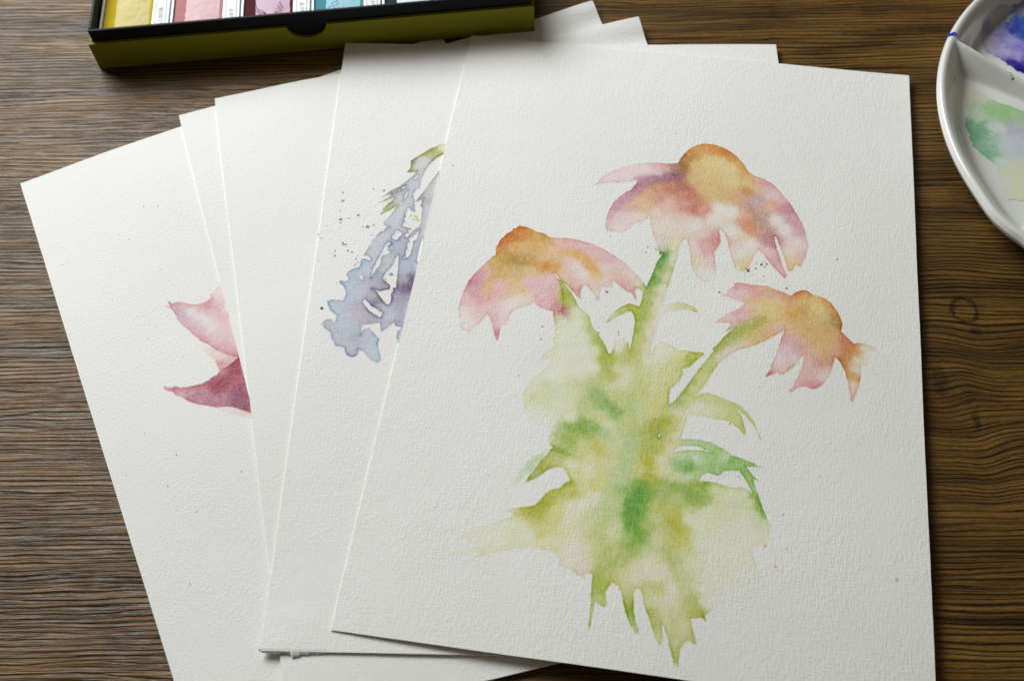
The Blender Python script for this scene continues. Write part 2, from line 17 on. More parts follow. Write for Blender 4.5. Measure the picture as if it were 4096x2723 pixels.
CONE_COLOURS=[(71.2,84.5,214,182,184,0),(75.6,80.8,210,190,190,0),(81.9,77.1,208,184,188,0),(88.3,73.3,214,186,188,0),(91.6,72.5,210,190,192,0),(95.9,70.1,205,165,170,0),(83.9,80.4,214,196,196,0),(97.4,74.3,206,178,184,0),(106.0,69.4,166,115,117,0),(105.3,74.6,136,85,107,0),(100.9,76.0,144,100,117,0),(97.7,77.9,151,105,122,0),(93.5,80.6,166,120,132,0),(89.3,84.0,171,117,134,0),(86.3,87.6,181,122,139,0),(83.4,91.9,181,127,144,0),(81.0,95.6,181,132,149,0),(78.9,101.4,195,150,165,0),(78.4,107.0,200,185,170,0),(82.3,103.1,208,184,186,0),(86.0,101.2,212,186,186,0),(84.0,108.3,212,195,192,0),(90.9,100.6,214,190,186,0),(100.5,71.6,195,148,128,0),(107.9,80.0,165,98,88,0),(104.6,81.2,190,118,83,0),(98.0,82.1,200,138,103,0),(94.1,87.6,205,158,118,0),(91.2,92.2,205,168,123,0),(93.6,94.7,208,173,128,0),(87.0,94.9,195,150,140,0),(99.7,89.0,200,140,125,0),(103.3,92.7,208,165,145,0),(112.1,85.1,190,113,88,0),(115.3,91.7,190,113,93,0),(110.9,90.9,200,138,118,0),(118.7,92.6,200,138,113,0),(109.3,99.4,212,175,160,0),(99.4,98.1,214,185,175,0),(101.0,104.7,212,195,180,0),(105.2,102.7,208,196,175,0),(100.7,113.4,212,192,190,0),(110.7,104.0,214,190,180,0),(114.9,101.4,212,198,192,0),(107.7,69.2,150,103,43,0),(109.0,64.6,180,123,58,0),(111.6,60.5,195,138,68,0),(115.8,57.0,205,148,78,0),(121.5,56.3,205,138,68,0),(127.2,57.8,195,118,53,0),(130.7,61.0,205,138,68,0),(134.8,65.6,200,148,78,0),(137.2,69.6,205,158,93,0),(113.8,68.4,205,173,108,0),(119.2,65.4,212,183,116,0),(124.7,64.7,210,188,123,0),(130.4,66.9,212,188,120,0),(114.2,75.6,200,168,103,0),(119.7,74.1,205,176,108,0),(125.3,74.0,205,178,113,0),(130.8,74.7,208,186,123,0),(136.4,74.7,205,173,108,0),(140.3,76.3,205,173,118,0),(120.1,81.2,205,168,108,0),(125.8,83.2,200,163,103,0),(131.2,82.5,198,166,103,0),(137.7,80.2,190,138,93,0),(134.0,83.5,200,153,118,0),(141.8,73.3,205,155,130,0),(145.2,74.2,205,150,150,0),(147.6,80.3,205,165,170,0),(152.0,82.5,200,155,165,0),(155.3,87.0,180,120,140,0),(152.1,88.1,190,130,140,0),(147.8,86.6,205,155,125,0),(150.5,86.9,205,153,123,0),(142.2,84.5,176,147,149,0),(141.3,88.1,181,137,129,0),(138.0,87.1,195,138,118,0),(145.2,91.7,181,142,129,0),(143.8,96.1,170,138,128,0),(140.0,97.2,200,118,78,0),(139.6,100.7,205,133,93,0),(137.2,94.2,205,148,128,0),(146.1,101.2,180,135,125,0),(147.8,103.7,175,125,125,0),(149.4,106.8,180,115,125,0),(136.6,103.8,214,190,165,0),(131.7,92.2,216,206,198,0),(126.2,91.5,218,208,200,0),(123.8,96.7,216,200,190,0),(132.2,102.4,216,206,196,0),(150.7,93.8,216,205,200,0),(157.6,92.9,190,140,150,0),(154.5,98.1,214,200,200,0),(160.9,98.6,195,150,155,0),(158.9,105.6,212,190,190,0),(156.4,110.6,212,195,185,0),(157.6,117.1,205,183,123,0),(155.9,113.3,205,185,140,0),(161.7,112.6,205,165,165,0),(152.8,115.1,200,145,155,0),(150.7,114.0,205,155,160,0),(154.0,121.4,200,150,160,0),(147.5,111.1,212,185,175,0),(140.5,108.7,216,205,195,0),(137.0,115.1,214,200,185,0),(133.7,112.2,214,192,190,0),(139.8,117.4,205,185,140,0),(138.4,121.5,205,185,130,0),(135.9,123.8,216,208,204,0),(120.6,106.0,212,180,170,0),(123.4,108.3,200,130,125,0),(126.1,109.2,198,128,128,0),(119.3,111.5,205,150,145,0),(122.1,113.8,205,150,145,0),(116.8,114.5,212,185,180,0),(118.3,120.2,208,190,150,0),(123.6,120.2,212,175,175,0),(120.2,125.8,216,198,196,0),(125.0,126.5,216,206,204,0),(114.5,111.5,214,190,180,0),(129.3,109.5,205,160,155,0),(107.8,115.7,208,200,165,0),(108.7,113.0,210,200,170,0),(103.7,117.0,212,190,190,0),(40.4,112.8,195,118,48,1),(35.9,117.2,200,113,48,1),(33.4,122.2,195,118,58,1),(39.3,118.1,198,123,58,1),(43.3,115.5,200,133,63,1),(47.7,115.6,200,148,73,1),(51.6,115.8,190,143,68,1),(53.7,119.6,200,158,88,1),(44.3,122.1,205,158,93,1),(39.0,123.5,205,158,93,1),(34.0,126.2,190,138,68,1),(48.7,122.9,200,158,88,1),(35.7,129.9,185,148,73,1),(39.9,129.4,170,133,63,1),(44.4,130.1,175,138,68,1),(47.6,130.4,185,148,78,1),(32.8,132.3,195,158,88,1),(36.1,136.4,195,158,93,1),(42.1,136.3,195,163,103,1),(48.3,134.9,205,173,123,1),(52.6,127.1,205,168,118,1),(55.7,122.0,205,168,123,1),(54.3,131.5,200,133,63,1),(58.7,132.3,205,153,88,1),(61.6,133.8,210,173,128,1),(63.9,122.6,205,158,98,1),(67.3,123.8,205,153,83,1),(71.4,126.6,205,153,83,1),(74.5,130.1,205,158,93,1),(76.3,132.2,210,173,113,1),(57.9,118.3,208,160,150,1),(63.4,118.3,205,155,160,1),(68.9,119.6,205,155,160,1),(74.6,121.6,205,155,160,1),(80.2,123.5,205,155,160,1),(85.8,126.6,210,170,170,1),(90.4,129.9,212,185,180,1),(94.5,134.5,205,195,165,1),(97.0,137.9,190,195,140,1),(83.6,130.8,214,175,160,1),(79.8,130.1,214,185,180,1),(81.4,135.0,212,180,172,1),(67.9,129.1,216,195,195,1),(64.5,127.5,212,170,170,1),(70.6,133.3,214,198,195,1),(63.2,134.3,208,165,165,1),(67.4,138.2,206,160,165,1),(69.6,143.1,200,145,145,1),(73.7,137.4,212,185,170,1),(76.3,137.0,212,180,150,1),(78.0,143.1,214,195,195,1),(87.9,136.7,205,155,155,1),(92.4,139.8,205,150,150,1),(83.2,137.3,212,180,178,1),(27.9,135.5,205,155,130,1),(27.4,139.4,190,130,140,1),(25.4,143.5,185,120,140,1),(30.6,139.0,200,150,140,1),(32.6,141.4,205,153,98,1),(31.3,146.6,205,158,118,1),(26.7,147.8,190,130,145,1),(30.4,150.5,205,145,150,1),(35.7,143.5,205,160,165,1),(42.0,142.8,205,168,113,1),(41.9,146.0,205,168,113,1),(45.0,145.0,205,173,118,1),(39.4,146.9,205,160,165,1),(23.8,152.6,205,165,170,1),(23.3,158.9,212,195,195,1),(26.2,163.5,216,202,200,1),(29.2,159.4,212,180,180,1),(32.7,155.2,212,170,172,1),(36.5,155.4,212,175,178,1),(40.7,155.5,216,190,192,1),(37.4,160.9,205,155,165,1),(39.3,167.9,195,130,140,1),(39.9,160.6,212,185,185,1),(43.3,151.5,214,200,190,1),(46.1,149.3,212,198,190,1),(49.1,140.6,205,160,168,1),(54.2,138.7,206,165,172,1),(57.7,137.0,206,168,172,1),(54.0,145.1,205,162,168,1),(58.7,144.5,205,158,165,1),(60.8,140.4,205,165,160,1),(57.9,150.3,205,158,165,1),(62.3,151.6,195,130,140,1),(64.3,153.5,180,103,118,1),(48.5,150.9,210,185,185,1),(24.3,164.9,214,196,196,1),(135.6,130.9,205,150,150,2),(131.7,135.2,214,185,185,2),(137.9,134.4,212,178,178,2),(140.9,131.5,205,145,145,2),(145.0,131.6,205,145,125,2),(148.0,129.9,195,163,108,2),(149.1,132.3,200,148,118,2),(144.1,134.3,205,145,130,2),(152.2,132.6,205,145,125,2),(156.9,133.5,205,143,98,2),(147.2,137.0,212,183,118,2),(142.1,137.7,208,173,128,2),(152.4,137.6,212,183,118,2),(145.4,142.2,212,186,120,2),(151.5,143.3,212,183,113,2),(141.3,141.5,208,165,140,2),(137.2,143.3,205,155,165,2),(132.3,146.4,212,180,185,2),(128.8,149.0,212,185,188,2),(138.4,146.2,205,155,170,2),(134.5,150.4,212,175,182,2),(141.4,145.2,205,155,150,2),(139.8,154.6,195,175,95,2),(143.7,152.8,205,178,103,2),(143.8,155.8,200,173,113,2),(147.6,149.3,212,180,113,2),(148.8,152.2,210,165,125,2),(139.9,158.1,212,190,165,2),(136.0,161.0,212,190,190,2),(132.7,164.4,212,185,180,2),(152.7,149.8,210,165,140,2),(160.4,131.5,195,128,58,2),(164.0,130.4,200,138,68,2),(162.5,134.3,205,168,103,2),(167.6,133.0,210,173,103,2),(172.8,134.1,205,148,78,2),(175.3,136.9,205,148,73,2),(177.4,140.2,190,123,53,2),(178.2,144.4,180,108,43,2),(176.4,142.2,165,133,68,2),(174.9,143.0,160,138,83,2),(170.8,136.9,210,183,118,2),(167.7,138.6,212,186,120,2),(162.6,139.9,200,153,78,2),(159.1,142.8,205,158,83,2),(166.2,141.9,205,168,93,2),(171.8,142.3,205,173,108,2),(167.8,145.3,202,166,96,2),(173.9,146.8,200,158,88,2),(160.2,147.0,205,163,103,2),(165.3,148.1,200,163,93,2),(170.4,150.3,202,166,96,2),(175.4,149.6,205,163,98,2),(157.8,150.9,208,165,130,2),(156.9,154.6,200,150,160,2),(160.4,154.1,205,155,150,2),(165.4,154.0,205,163,103,2),(170.9,155.0,204,166,96,2),(175.9,153.7,205,158,108,2),(179.4,152.0,195,118,88,2),(182.4,152.7,195,118,83,2),(162.0,157.5,200,145,145,2),(167.0,158.5,205,158,128,2),(172.0,160.1,205,158,108,2),(176.9,157.7,205,153,128,2),(178.9,159.7,190,113,68,2),(168.5,162.4,200,138,128,2),(172.5,163.6,200,133,118,2),(164.6,163.0,212,170,160,2),(155.0,159.6,208,170,175,2),(153.2,165.7,212,185,188,2),(152.3,168.8,208,170,165,2),(149.9,172.0,195,128,98,2),(156.2,167.6,214,190,188,2),(158.5,167.9,200,168,118,2),(159.1,162.6,214,185,185,2),(163.2,170.1,210,170,170,2),(161.3,174.9,205,155,158,2),(166.2,170.2,208,160,155,2),(166.2,173.7,200,130,130,2),(168.2,173.9,204,140,138,2),(170.6,170.2,212,185,180,2),(173.0,166.4,210,175,170,2),(173.5,169.7,212,185,185,2),(181.9,156.4,195,118,53,2),(184.4,156.6,205,148,88,2),(181.9,159.3,200,133,68,2),(180.4,163.0,195,123,63,2),(184.9,155.3,200,138,78,2),(184.4,160.1,216,210,202,2),(182.9,162.6,210,180,150,2),(181.9,166.8,200,138,73,2),(184.8,168.7,202,148,93,2),(183.4,164.3,214,200,185,2),(185.3,164.6,216,208,202,2),(183.3,171.2,214,195,192,2),(183.3,176.2,210,178,178,2),(182.6,178.9,205,155,155,2),(187.9,157.2,217,212,206,2),(191.8,157.8,217,213,208,2),(194.7,162.1,217,214,210,2),(190.3,161.6,217,213,208,2),(186.9,153.9,217,210,204,2),(195.6,167.1,217,214,210,2),(137.6,152.4,140,165,55,3),(140.6,150.2,145,165,55,3),(143.6,148.6,150,155,60,3),(145.3,147.2,155,155,55,3),(134.3,155.9,135,160,55,3),(130.9,159.9,140,160,55,3),(128.5,162.0,145,165,65,3),(135.4,158.1,165,180,100,3),(66.9,163.2,205,212,180,3),(69.2,165.3,202,210,178,3),(74.3,164.6,200,210,178,3),(67.9,171.4,204,211,182,3),(75.1,171.6,203,210,180,3),(80.0,169.8,196,208,165,3),(65.9,179.3,206,212,188,3),(73.5,179.5,203,210,180,3),(79.9,177.4,204,210,182,3),(81.3,163.0,150,175,80,3),(83.1,165.8,140,165,40,3),(84.8,169.1,130,160,30,3),(85.4,172.6,140,165,30,3),(86.6,171.8,160,175,70,3),(85.3,176.1,150,170,60,3),(87.1,179.3,160,170,60,3),(88.4,182.0,165,175,75,3),(89.4,177.3,190,198,130,3),(89.7,184.7,195,202,150,3),(63.9,183.7,206,212,190,3),(59.4,187.7,200,206,170,3),(62.2,189.6,185,198,135,3),(57.4,191.4,198,206,165,3),(57.7,193.7,185,198,130,3),(67.6,192.3,190,202,145,3),(72.5,191.7,192,203,150,3),(56.2,197.3,190,202,140,3),(63.0,195.2,192,203,150,3),(68.2,197.3,200,208,170,3),(61.1,200.0,198,206,165,3),(58.2,203.8,204,209,190,3),(66.5,202.6,204,210,185,3),(73.3,198.3,196,205,155,3),(73.8,202.2,203,209,182,3),(64.6,207.3,205,211,200,3),(79.0,195.9,170,185,105,3),(83.6,192.4,130,170,80,3),(86.7,193.7,120,165,75,3),(90.3,195.4,115,165,75,3),(91.4,196.4,125,170,80,3),(82.2,198.2,180,190,105,3),(85.9,200.0,185,190,110,3),(89.7,189.9,185,190,105,3),(92.6,193.4,185,195,120,3),(88.6,202.9,198,205,150,3),(91.5,182.8,200,206,160,3),(93.6,178.4,195,200,150,3),(97.1,173.3,180,190,105,3),(94.7,169.5,165,175,75,3),(94.0,166.6,175,185,95,3),(89.9,167.2,206,206,188,3),(87.7,165.7,208,200,190,3),(97.0,161.4,190,192,110,3),(95.6,156.8,165,185,90,3),(100.9,158.4,208,200,185,3),(100.1,166.9,198,200,150,3),(101.9,170.2,203,207,180,3),(104.9,163.9,205,210,190,3),(109.1,165.7,203,208,180,3),(106.4,169.1,203,208,180,3),(115.2,166.1,198,204,140,3),(120.2,166.0,175,185,85,3),(118.4,169.2,170,182,75,3),(122.3,166.4,180,188,90,3),(113.1,171.1,190,198,115,3),(105.7,173.8,192,200,125,3),(111.0,177.2,190,198,120,3),(101.2,179.7,185,195,115,3),(106.5,182.4,190,195,110,3),(99.8,185.6,175,190,105,3),(104.6,189.5,188,193,105,3),(108.5,188.9,192,195,110,3),(97.5,193.3,165,190,110,3),(101.8,196.6,182,193,115,3),(95.6,198.6,180,192,115,3),(91.2,204.2,175,192,115,3),(106.5,194.8,190,192,110,3),(110.3,193.2,180,188,95,3),(113.6,191.1,165,190,110,3),(114.4,189.3,150,175,90,3),(118.0,184.2,155,175,85,3),(121.1,178.7,160,180,90,3),(124.6,171.9,165,185,95,3),(123.5,177.2,200,195,110,3),(121.3,182.7,195,198,120,3),(127.4,167.5,185,188,110,3),(126.3,165.8,155,172,80,3),(129.8,166.6,210,195,180,3),(132.6,162.7,212,195,190,3),(119.6,186.3,185,190,110,3),(122.5,185.9,180,188,120,3),(126.4,184.8,180,188,110,3),(131.4,186.4,182,190,115,3),(136.4,188.5,180,190,110,3),(122.8,189.8,203,203,175,3),(126.8,191.5,195,200,145,3),(131.7,191.4,190,197,130,3),(136.7,194.0,185,194,120,3),(140.2,197.9,172,182,95,3),(120.6,192.9,200,203,160,3),(141.3,190.0,185,192,115,3),(145.5,196.1,190,196,130,3),(137.8,187.2,170,182,95,3),(116.2,193.5,205,200,165,3),(114.5,197.0,190,190,110,3),(117.6,198.8,203,200,160,3),(111.2,198.1,160,165,45,3),(108.9,200.0,155,165,50,3),(107.3,203.6,150,170,60,3),(112.9,201.7,180,180,80,3),(110.2,204.2,150,175,80,3),(112.3,206.1,190,185,100,3),(109.6,208.7,175,180,75,3),(105.9,210.3,165,175,70,3),(115.5,203.5,208,200,165,3),(114.5,209.1,205,198,155,3),(103.4,215.0,170,178,75,3),(106.0,216.7,170,170,40,3),(106.4,222.0,165,170,45,3),(108.0,224.4,165,175,55,3),(110.1,215.1,203,200,150,3),(111.9,219.1,203,200,145,3),(109.6,220.5,190,192,105,3),(79.0,204.2,120,165,65,3),(74.3,206.0,130,170,65,3),(83.9,204.7,130,172,75,3),(88.0,206.3,150,182,110,3),(69.9,209.9,150,175,90,3),(72.9,210.6,135,170,65,3),(75.9,211.3,140,170,60,3),(69.3,212.7,170,190,115,3),(70.7,216.3,135,165,50,3),(73.0,218.7,150,170,75,3),(67.8,220.0,160,170,70,3),(66.8,223.3,165,172,70,3),(64.7,225.8,165,172,70,3),(62.7,228.2,150,170,75,3),(72.4,221.5,170,180,85,3),(80.0,212.9,185,195,110,3),(85.7,212.1,188,188,90,3),(86.0,214.2,190,185,85,3),(83.0,217.9,196,200,130,3),(76.1,221.0,198,203,145,3),(89.8,213.7,185,195,115,3),(94.3,210.3,180,193,115,3),(98.1,209.8,150,185,115,3),(99.6,215.5,165,190,115,3),(97.7,220.6,160,190,115,3),(90.5,220.0,190,198,125,3),(84.2,224.1,203,205,155,3),(79.1,225.9,198,203,135,3),(87.6,224.7,190,196,110,3),(95.8,225.1,170,192,120,3),(102.4,219.9,185,192,105,3),(76.3,229.9,165,175,55,3),(73.8,232.9,170,175,50,3),(78.6,233.3,170,175,60,3),(70.8,234.9,165,172,50,3),(68.9,238.7,160,165,40,3),(66.1,242.2,160,165,40,3),(64.8,243.4,165,170,55,3),(64.3,246.5,185,190,110,3),(74.3,237.0,185,190,95,3),(82.0,230.2,195,200,120,3),(86.7,229.5,190,190,100,3),(87.1,233.1,205,205,165,3),(82.8,236.8,207,208,180,3),(78.4,239.0,205,207,170,3),(73.0,241.2,195,198,110,3),(91.7,231.9,170,195,120,3),(94.5,236.2,175,195,115,3),(96.5,232.8,165,190,110,3),(104.6,228.0,80,150,45,3),(107.7,226.0,105,160,40,3),(102.1,232.0,75,145,40,3),(101.8,234.1,80,150,45,3),(104.9,232.1,95,155,45,3),(107.0,229.2,110,160,45,3),(100.1,230.7,125,170,70,3),(111.0,226.0,140,172,70,3),(117.1,225.7,125,165,55,3),(122.3,225.9,110,160,50,3),(125.2,227.6,115,160,50,3),(126.9,223.7,130,165,40,3),(123.1,224.3,150,170,55,3),(126.7,228.4,150,172,80,3),(112.7,229.9,150,175,85,3),(117.4,229.8,165,185,95,3),(109.7,233.5,170,185,90,3),(117.9,216.6,125,175,90,3),(121.6,215.5,100,165,65,3),(120.8,217.3,95,160,60,3),(125.2,212.4,165,200,150,3),(123.4,213.2,190,208,170,3),(118.5,212.3,170,200,150,3),(128.0,210.9,145,190,105,3),(129.2,216.0,140,188,100,3),(135.1,209.9,185,205,165,3),(134.0,207.9,175,202,150,3),(120.9,205.7,155,190,125,3),(127.7,206.1,150,190,120,3),(132.6,207.6,135,185,90,3),(137.5,210.6,130,182,90,3),(139.9,211.9,135,185,92,3),(142.3,211.5,140,185,95,3),(145.1,212.2,145,188,98,3),(137.6,213.8,135,185,90,3),(121.9,220.3,185,205,165,3),(119.1,221.2,180,200,140,3),(126.5,218.0,150,190,120,3),(123.9,221.5,155,180,95,3),(116.7,220.5,190,200,130,3),(132.2,217.7,150,190,120,3),(141.5,215.8,135,182,85,3),(143.5,217.6,140,185,88,3),(145.5,221.5,140,182,85,3),(146.6,225.0,120,170,60,3),(148.0,227.3,110,165,40,3),(149.5,230.7,105,160,35,3),(131.1,224.6,196,203,140,3),(133.7,229.4,198,205,150,3),(138.2,225.7,200,206,160,3),(142.8,224.0,202,208,170,3),(144.8,227.8,204,210,178,3),(129.3,234.1,202,208,165,3),(136.4,236.1,200,207,165,3),(143.2,234.1,203,209,178,3),(147.3,232.5,200,208,170,3),(63.4,140.1,165,175,85,3),(65.6,144.9,155,170,50,3),(65.6,148.7,160,175,70,3),(67.7,149.0,165,180,85,3),(63.8,155.1,190,205,140,3),(70.2,152.4,196,208,160,3),(75.7,154.7,180,195,120,3),(77.9,159.9,165,185,100,3),(71.0,158.4,202,212,178,3),(65.8,159.1,202,212,176,3),(69.9,162.2,203,212,178,3),(104.1,118.9,60,125,35,3),(102.4,121.7,70,135,40,3),(101.7,125.1,80,145,45,3),(100.4,129.2,75,145,45,3),(104.1,122.8,95,155,50,3),(105.9,125.2,150,170,85,3),(103.0,128.2,140,170,70,3),(101.3,133.5,110,160,60,3),(99.3,135.1,90,150,50,3),(99.7,138.8,140,170,70,3),(104.6,129.2,180,185,115,3),(106.3,129.6,195,195,140,3),(106.8,123.1,208,200,180,3),(107.6,119.7,208,202,180,3),(102.7,137.1,200,198,140,3),(105.3,136.8,212,196,178,3),(99.1,143.9,140,170,65,3),(103.2,143.4,205,195,160,3),(97.9,148.4,140,170,60,3),(101.5,147.9,195,192,135,3),(104.6,147.5,212,198,185,3),(96.8,152.9,150,172,80,3),(95.7,158.0,155,170,65,3),(100.0,154.9,190,190,130,3),(103.1,154.5,212,198,185,3),(95.1,162.9,160,170,60,3),(98.5,160.6,180,182,95,3),(102.1,160.7,210,197,180,3),(95.0,167.1,160,168,50,3),(98.1,167.2,180,185,100,3),(101.0,165.6,208,198,170,3),(92.6,147.3,160,172,40,3),(94.8,148.9,165,178,55,3),(95.1,151.9,155,172,45,3),(89.1,149.1,175,190,110,3),(85.9,152.6,190,200,150,3),(83.6,155.4,170,185,100,3),(108.5,144.8,205,205,170,3),(112.6,143.7,195,200,150,3),(116.7,143.7,190,198,135,3),(119.4,145.6,185,195,120,3),(105.6,146.8,208,202,180,3),(101.7,238.2,75,145,35,3),(103.8,240.4,90,155,40,3),(102.2,243.2,80,150,40,3),(105.6,245.2,100,160,45,3),(104.6,248.8,110,165,55,3),(106.8,242.5,165,180,80,3),(102.2,253.1,150,180,95,3),(107.2,252.3,170,188,105,3),(99.9,248.5,165,188,105,3),(115.0,235.2,185,185,85,3),(117.6,238.4,165,170,45,3),(119.2,241.7,170,172,55,3),(118.0,244.9,180,180,70,3),(120.0,247.5,185,185,80,3),(114.7,243.8,170,185,100,3),(116.6,251.0,165,182,85,3),(118.7,254.5,160,180,85,3),(121.6,250.2,190,195,115,3),(110.7,239.4,180,190,105,3),(111.7,246.8,190,196,130,3),(110.5,254.3,198,200,150,3),(122.1,237.7,203,207,165,3),(126.9,239.6,202,208,165,3),(131.3,236.4,198,205,150,3),(136.1,240.7,202,208,168,3),(142.9,237.2,204,210,175,3),(145.3,241.8,205,211,180,3),(127.3,246.9,204,209,172,3),(134.2,248.4,204,210,175,3),(141.1,249.8,205,210,180,3),(123.3,254.8,200,204,155,3),(136.8,255.2,204,210,178,3),(147.3,234.0,190,205,150,3),(150.6,236.0,195,206,160,3),(151.6,239.4,200,208,170,3),(145.7,251.5,203,210,178,3),(79.6,241.3,205,205,165,3),(77.9,246.6,203,205,160,3),(73.0,244.8,190,193,105,3),(69.1,250.8,190,193,100,3),(72.3,249.9,195,198,115,3),(76.3,251.8,203,204,155,3),(64.8,253.4,206,209,175,3),(58.7,253.2,202,207,165,3),(61.8,248.8,203,207,165,3),(55.5,250.7,206,210,180,3),(53.4,254.9,206,210,185,3),(49.0,256.5,207,211,192,3),(46.1,253.4,206,210,186,3),(44.0,254.7,205,209,182,3),(42.7,261.2,206,211,195,3),(51.8,259.5,202,208,170,3),(60.7,256.9,200,206,160,3),(68.5,255.8,200,205,155,3),(71.8,253.4,202,206,160,3),(81.3,255.0,206,202,178,3),(84.1,259.5,207,200,182,3),(79.6,260.1,206,204,180,3),(85.9,263.1,205,190,170,3),(86.8,255.2,203,202,160,3),(89.4,245.0,175,192,110,3),(91.6,239.6,175,192,115,3),(86.8,242.8,190,198,130,3),(95.3,248.1,200,203,150,3),(96.3,244.0,190,197,130,3),(92.3,250.5,170,188,100,3),(90.5,254.7,185,193,115,3),(93.0,256.8,165,183,90,3),(97.2,253.8,180,190,110,3),(101.6,251.2,140,172,60,3),(101.9,255.0,155,180,90,3),(99.1,258.4,165,182,90,3),(93.5,262.0,160,180,85,3),(91.8,266.6,150,172,60,3),(92.9,268.8,140,165,30,3),(91.3,270.4,150,172,70,3),(92.9,272.5,175,190,120,3),(94.8,274.1,160,178,80,3),(96.9,263.5,175,187,95,3),(91.0,276.0,165,185,105,3),(90.7,280.6,150,175,85,3),(104.5,258.5,200,202,150,3),(108.9,256.9,204,203,160,3),(105.0,263.3,205,200,170,3),(111.6,261.3,206,200,172,3),(115.0,258.9,203,200,165,3),(100.4,263.0,195,197,130,3),(101.8,267.5,190,192,130,3),(103.0,271.1,175,180,100,3),(103.8,274.6,140,168,40,3),(105.3,276.3,115,160,30,3),(104.6,278.6,150,175,75,3),(106.7,281.5,165,185,100,3),(108.1,267.5,180,188,100,3),(113.3,265.8,175,183,90,3),(110.1,271.0,190,198,130,3),(110.5,275.5,160,175,75,3),(112.3,270.6,190,196,130,3),(113.5,279.6,170,180,90,3),(115.2,283.8,190,200,130,3),(116.7,270.0,200,200,160,3),(118.6,265.0,205,202,172,3),(117.1,274.5,190,194,120,3),(119.6,278.7,182,188,110,3),(119.1,283.3,175,185,100,3),(121.6,287.3,172,182,95,3),(121.8,291.2,165,178,85,3),(126.4,282.2,170,178,90,3),(123.9,278.1,190,195,130,3),(125.1,282.4,185,190,120,3),(117.2,246.0,175,187,85,3),(119.7,248.6,175,185,80,3),(117.5,250.8,165,183,90,3),(120.1,254.3,172,185,100,3),(122.1,250.2,190,198,120,3),(120.4,259.1,180,190,115,3),(122.9,262.5,175,188,105,3),(123.6,266.6,180,190,110,3),(126.0,268.6,165,180,85,3),(127.1,272.1,170,180,80,3),(128.9,273.7,165,176,75,3),(130.5,274.8,160,170,75,3),(126.3,274.5,175,182,90,3),(125.6,263.1,195,203,150,3),(129.6,263.4,205,210,180,3),(131.6,258.4,205,211,182,3),(129.9,268.0,205,209,185,3),(131.2,251.2,205,211,182,3),(126.0,254.4,203,208,170,3),(148.0,259.7,206,212,206,3),(145.6,261.9,206,212,206,3),(143.0,264.0,206,212,206,3),(139.6,265.9,206,212,206,3),(135.3,268.6,206,212,206,3),(132.5,271.3,206,212,206,3),(140.6,263.9,204,210,192,3),(135.1,266.3,204,210,190,3),(143.8,260.3,204,210,190,3),(34.8,265.2,206,212,206,3),(37.6,263.6,205,210,190,3),(42.2,266.1,206,212,206,3),(38.6,256.4,206,212,206,3),(41.1,254.8,204,209,185,3),(54.0,244.1,200,206,170,3),(44.5,258.0,204,209,185,3),(46.7,262.6,203,208,180,3),(54.2,196.4,200,208,175,3),(55.7,201.9,206,212,206,3),(59.4,205.0,206,212,206,3),(64.5,206.5,206,212,206,3),(66.8,208.7,206,212,206,3),(66.4,211.8,204,210,190,3),(57.9,184.5,205,211,195,3),(54.8,190.6,204,210,190,3),(87.8,163.6,206,203,198,3),(89.6,163.5,206,212,206,3),(91.6,163.1,206,212,206,3)]
CONE_DRY_BRUSH=[(68.9,215.3),(66.4,217.0),(63.7,218.4),(60.7,221.0),(58.7,224.5),(56.1,229.6),(53.7,235.7),(56.3,233.8),(58.2,230.9),(59.9,229.1),(62.4,226.6),(63.9,223.2),(66.3,219.7)]
CONE_DRY_COLOURS=[(61.9,223.0,165,195,150,3),(57.9,228.8,175,200,165,3),(54.9,234.0,195,208,190,3),(66.1,218.1,165,195,145,3)]
CONE_HEARTS=[(122.3,70.8,0.16),(44.8,125.4,0.16),(166.8,143.6,0.16),(104.3,224.9,0.24)]
CONE_SPECKS=[(139.7,122.3,0.65,120,85,45),(142.8,120.9,0.37,120,85,45),(145.1,118.5,0.53,120,85,45),(147.3,117.9,0.45,120,85,45),(146.6,119.5,0.33,120,85,45),(146.2,124.5,0.24,120,85,45),(143.0,118.1,0.21,120,85,45),(146.0,116.9,0.16,120,85,45),(141.4,124.4,0.16,120,85,45),(138.5,124.4,0.16,120,85,45),(146.4,126.9,0.16,120,85,45),(155.9,129.4,0.40,120,85,45),(128.3,134.9,0.40,120,85,45),(96.7,115.8,0.29,120,85,45),(138.9,121.4,0.29,120,85,45),(140.4,121.1,0.25,120,85,45),(176.7,111.6,0.33,80,75,70),(80.1,112.3,0.21,80,75,70),(95.2,100.5,0.21,120,85,45),(103.6,50.3,0.27,185,110,110),(96.0,118.7,0.29,185,110,110),(100.2,116.6,0.33,185,110,110),(113.6,122.0,0.17,185,110,110),(81.7,141.0,0.53,205,155,155),(57.3,161.6,0.44,205,155,155),(57.5,167.6,0.40,205,155,155),(81.7,141.0,0.53,205,155,155),(81.7,154.1,0.24,205,155,155),(80.3,158.8,0.24,205,155,155),(81.3,148.2,0.20,205,155,155),(57.7,153.3,0.20,205,155,155),(88.5,160.1,0.32,185,110,110),(88.8,161.3,0.32,185,110,110),(50.7,185.4,0.47,190,195,140),(135.7,195.8,0.34,185,110,110),(139.8,217.7,0.29,205,155,155),(157.0,230.7,0.25,205,155,155),(146.5,178.0,0.15,80,75,70),(150.8,244.0,0.50,205,155,155),(158.6,244.1,0.32,205,155,155),(154.8,251.5,0.46,205,155,155),(157.0,230.7,0.29,205,155,155),(170.4,213.0,0.29,205,155,155),(185.2,197.4,0.19,205,155,155),(181.7,231.4,0.18,205,155,155),(188.3,242.8,0.21,205,155,155),(201.0,231.8,0.18,205,155,155),(197.8,250.1,0.56,205,155,155),(5.3,82.0,0.35,185,110,110)]
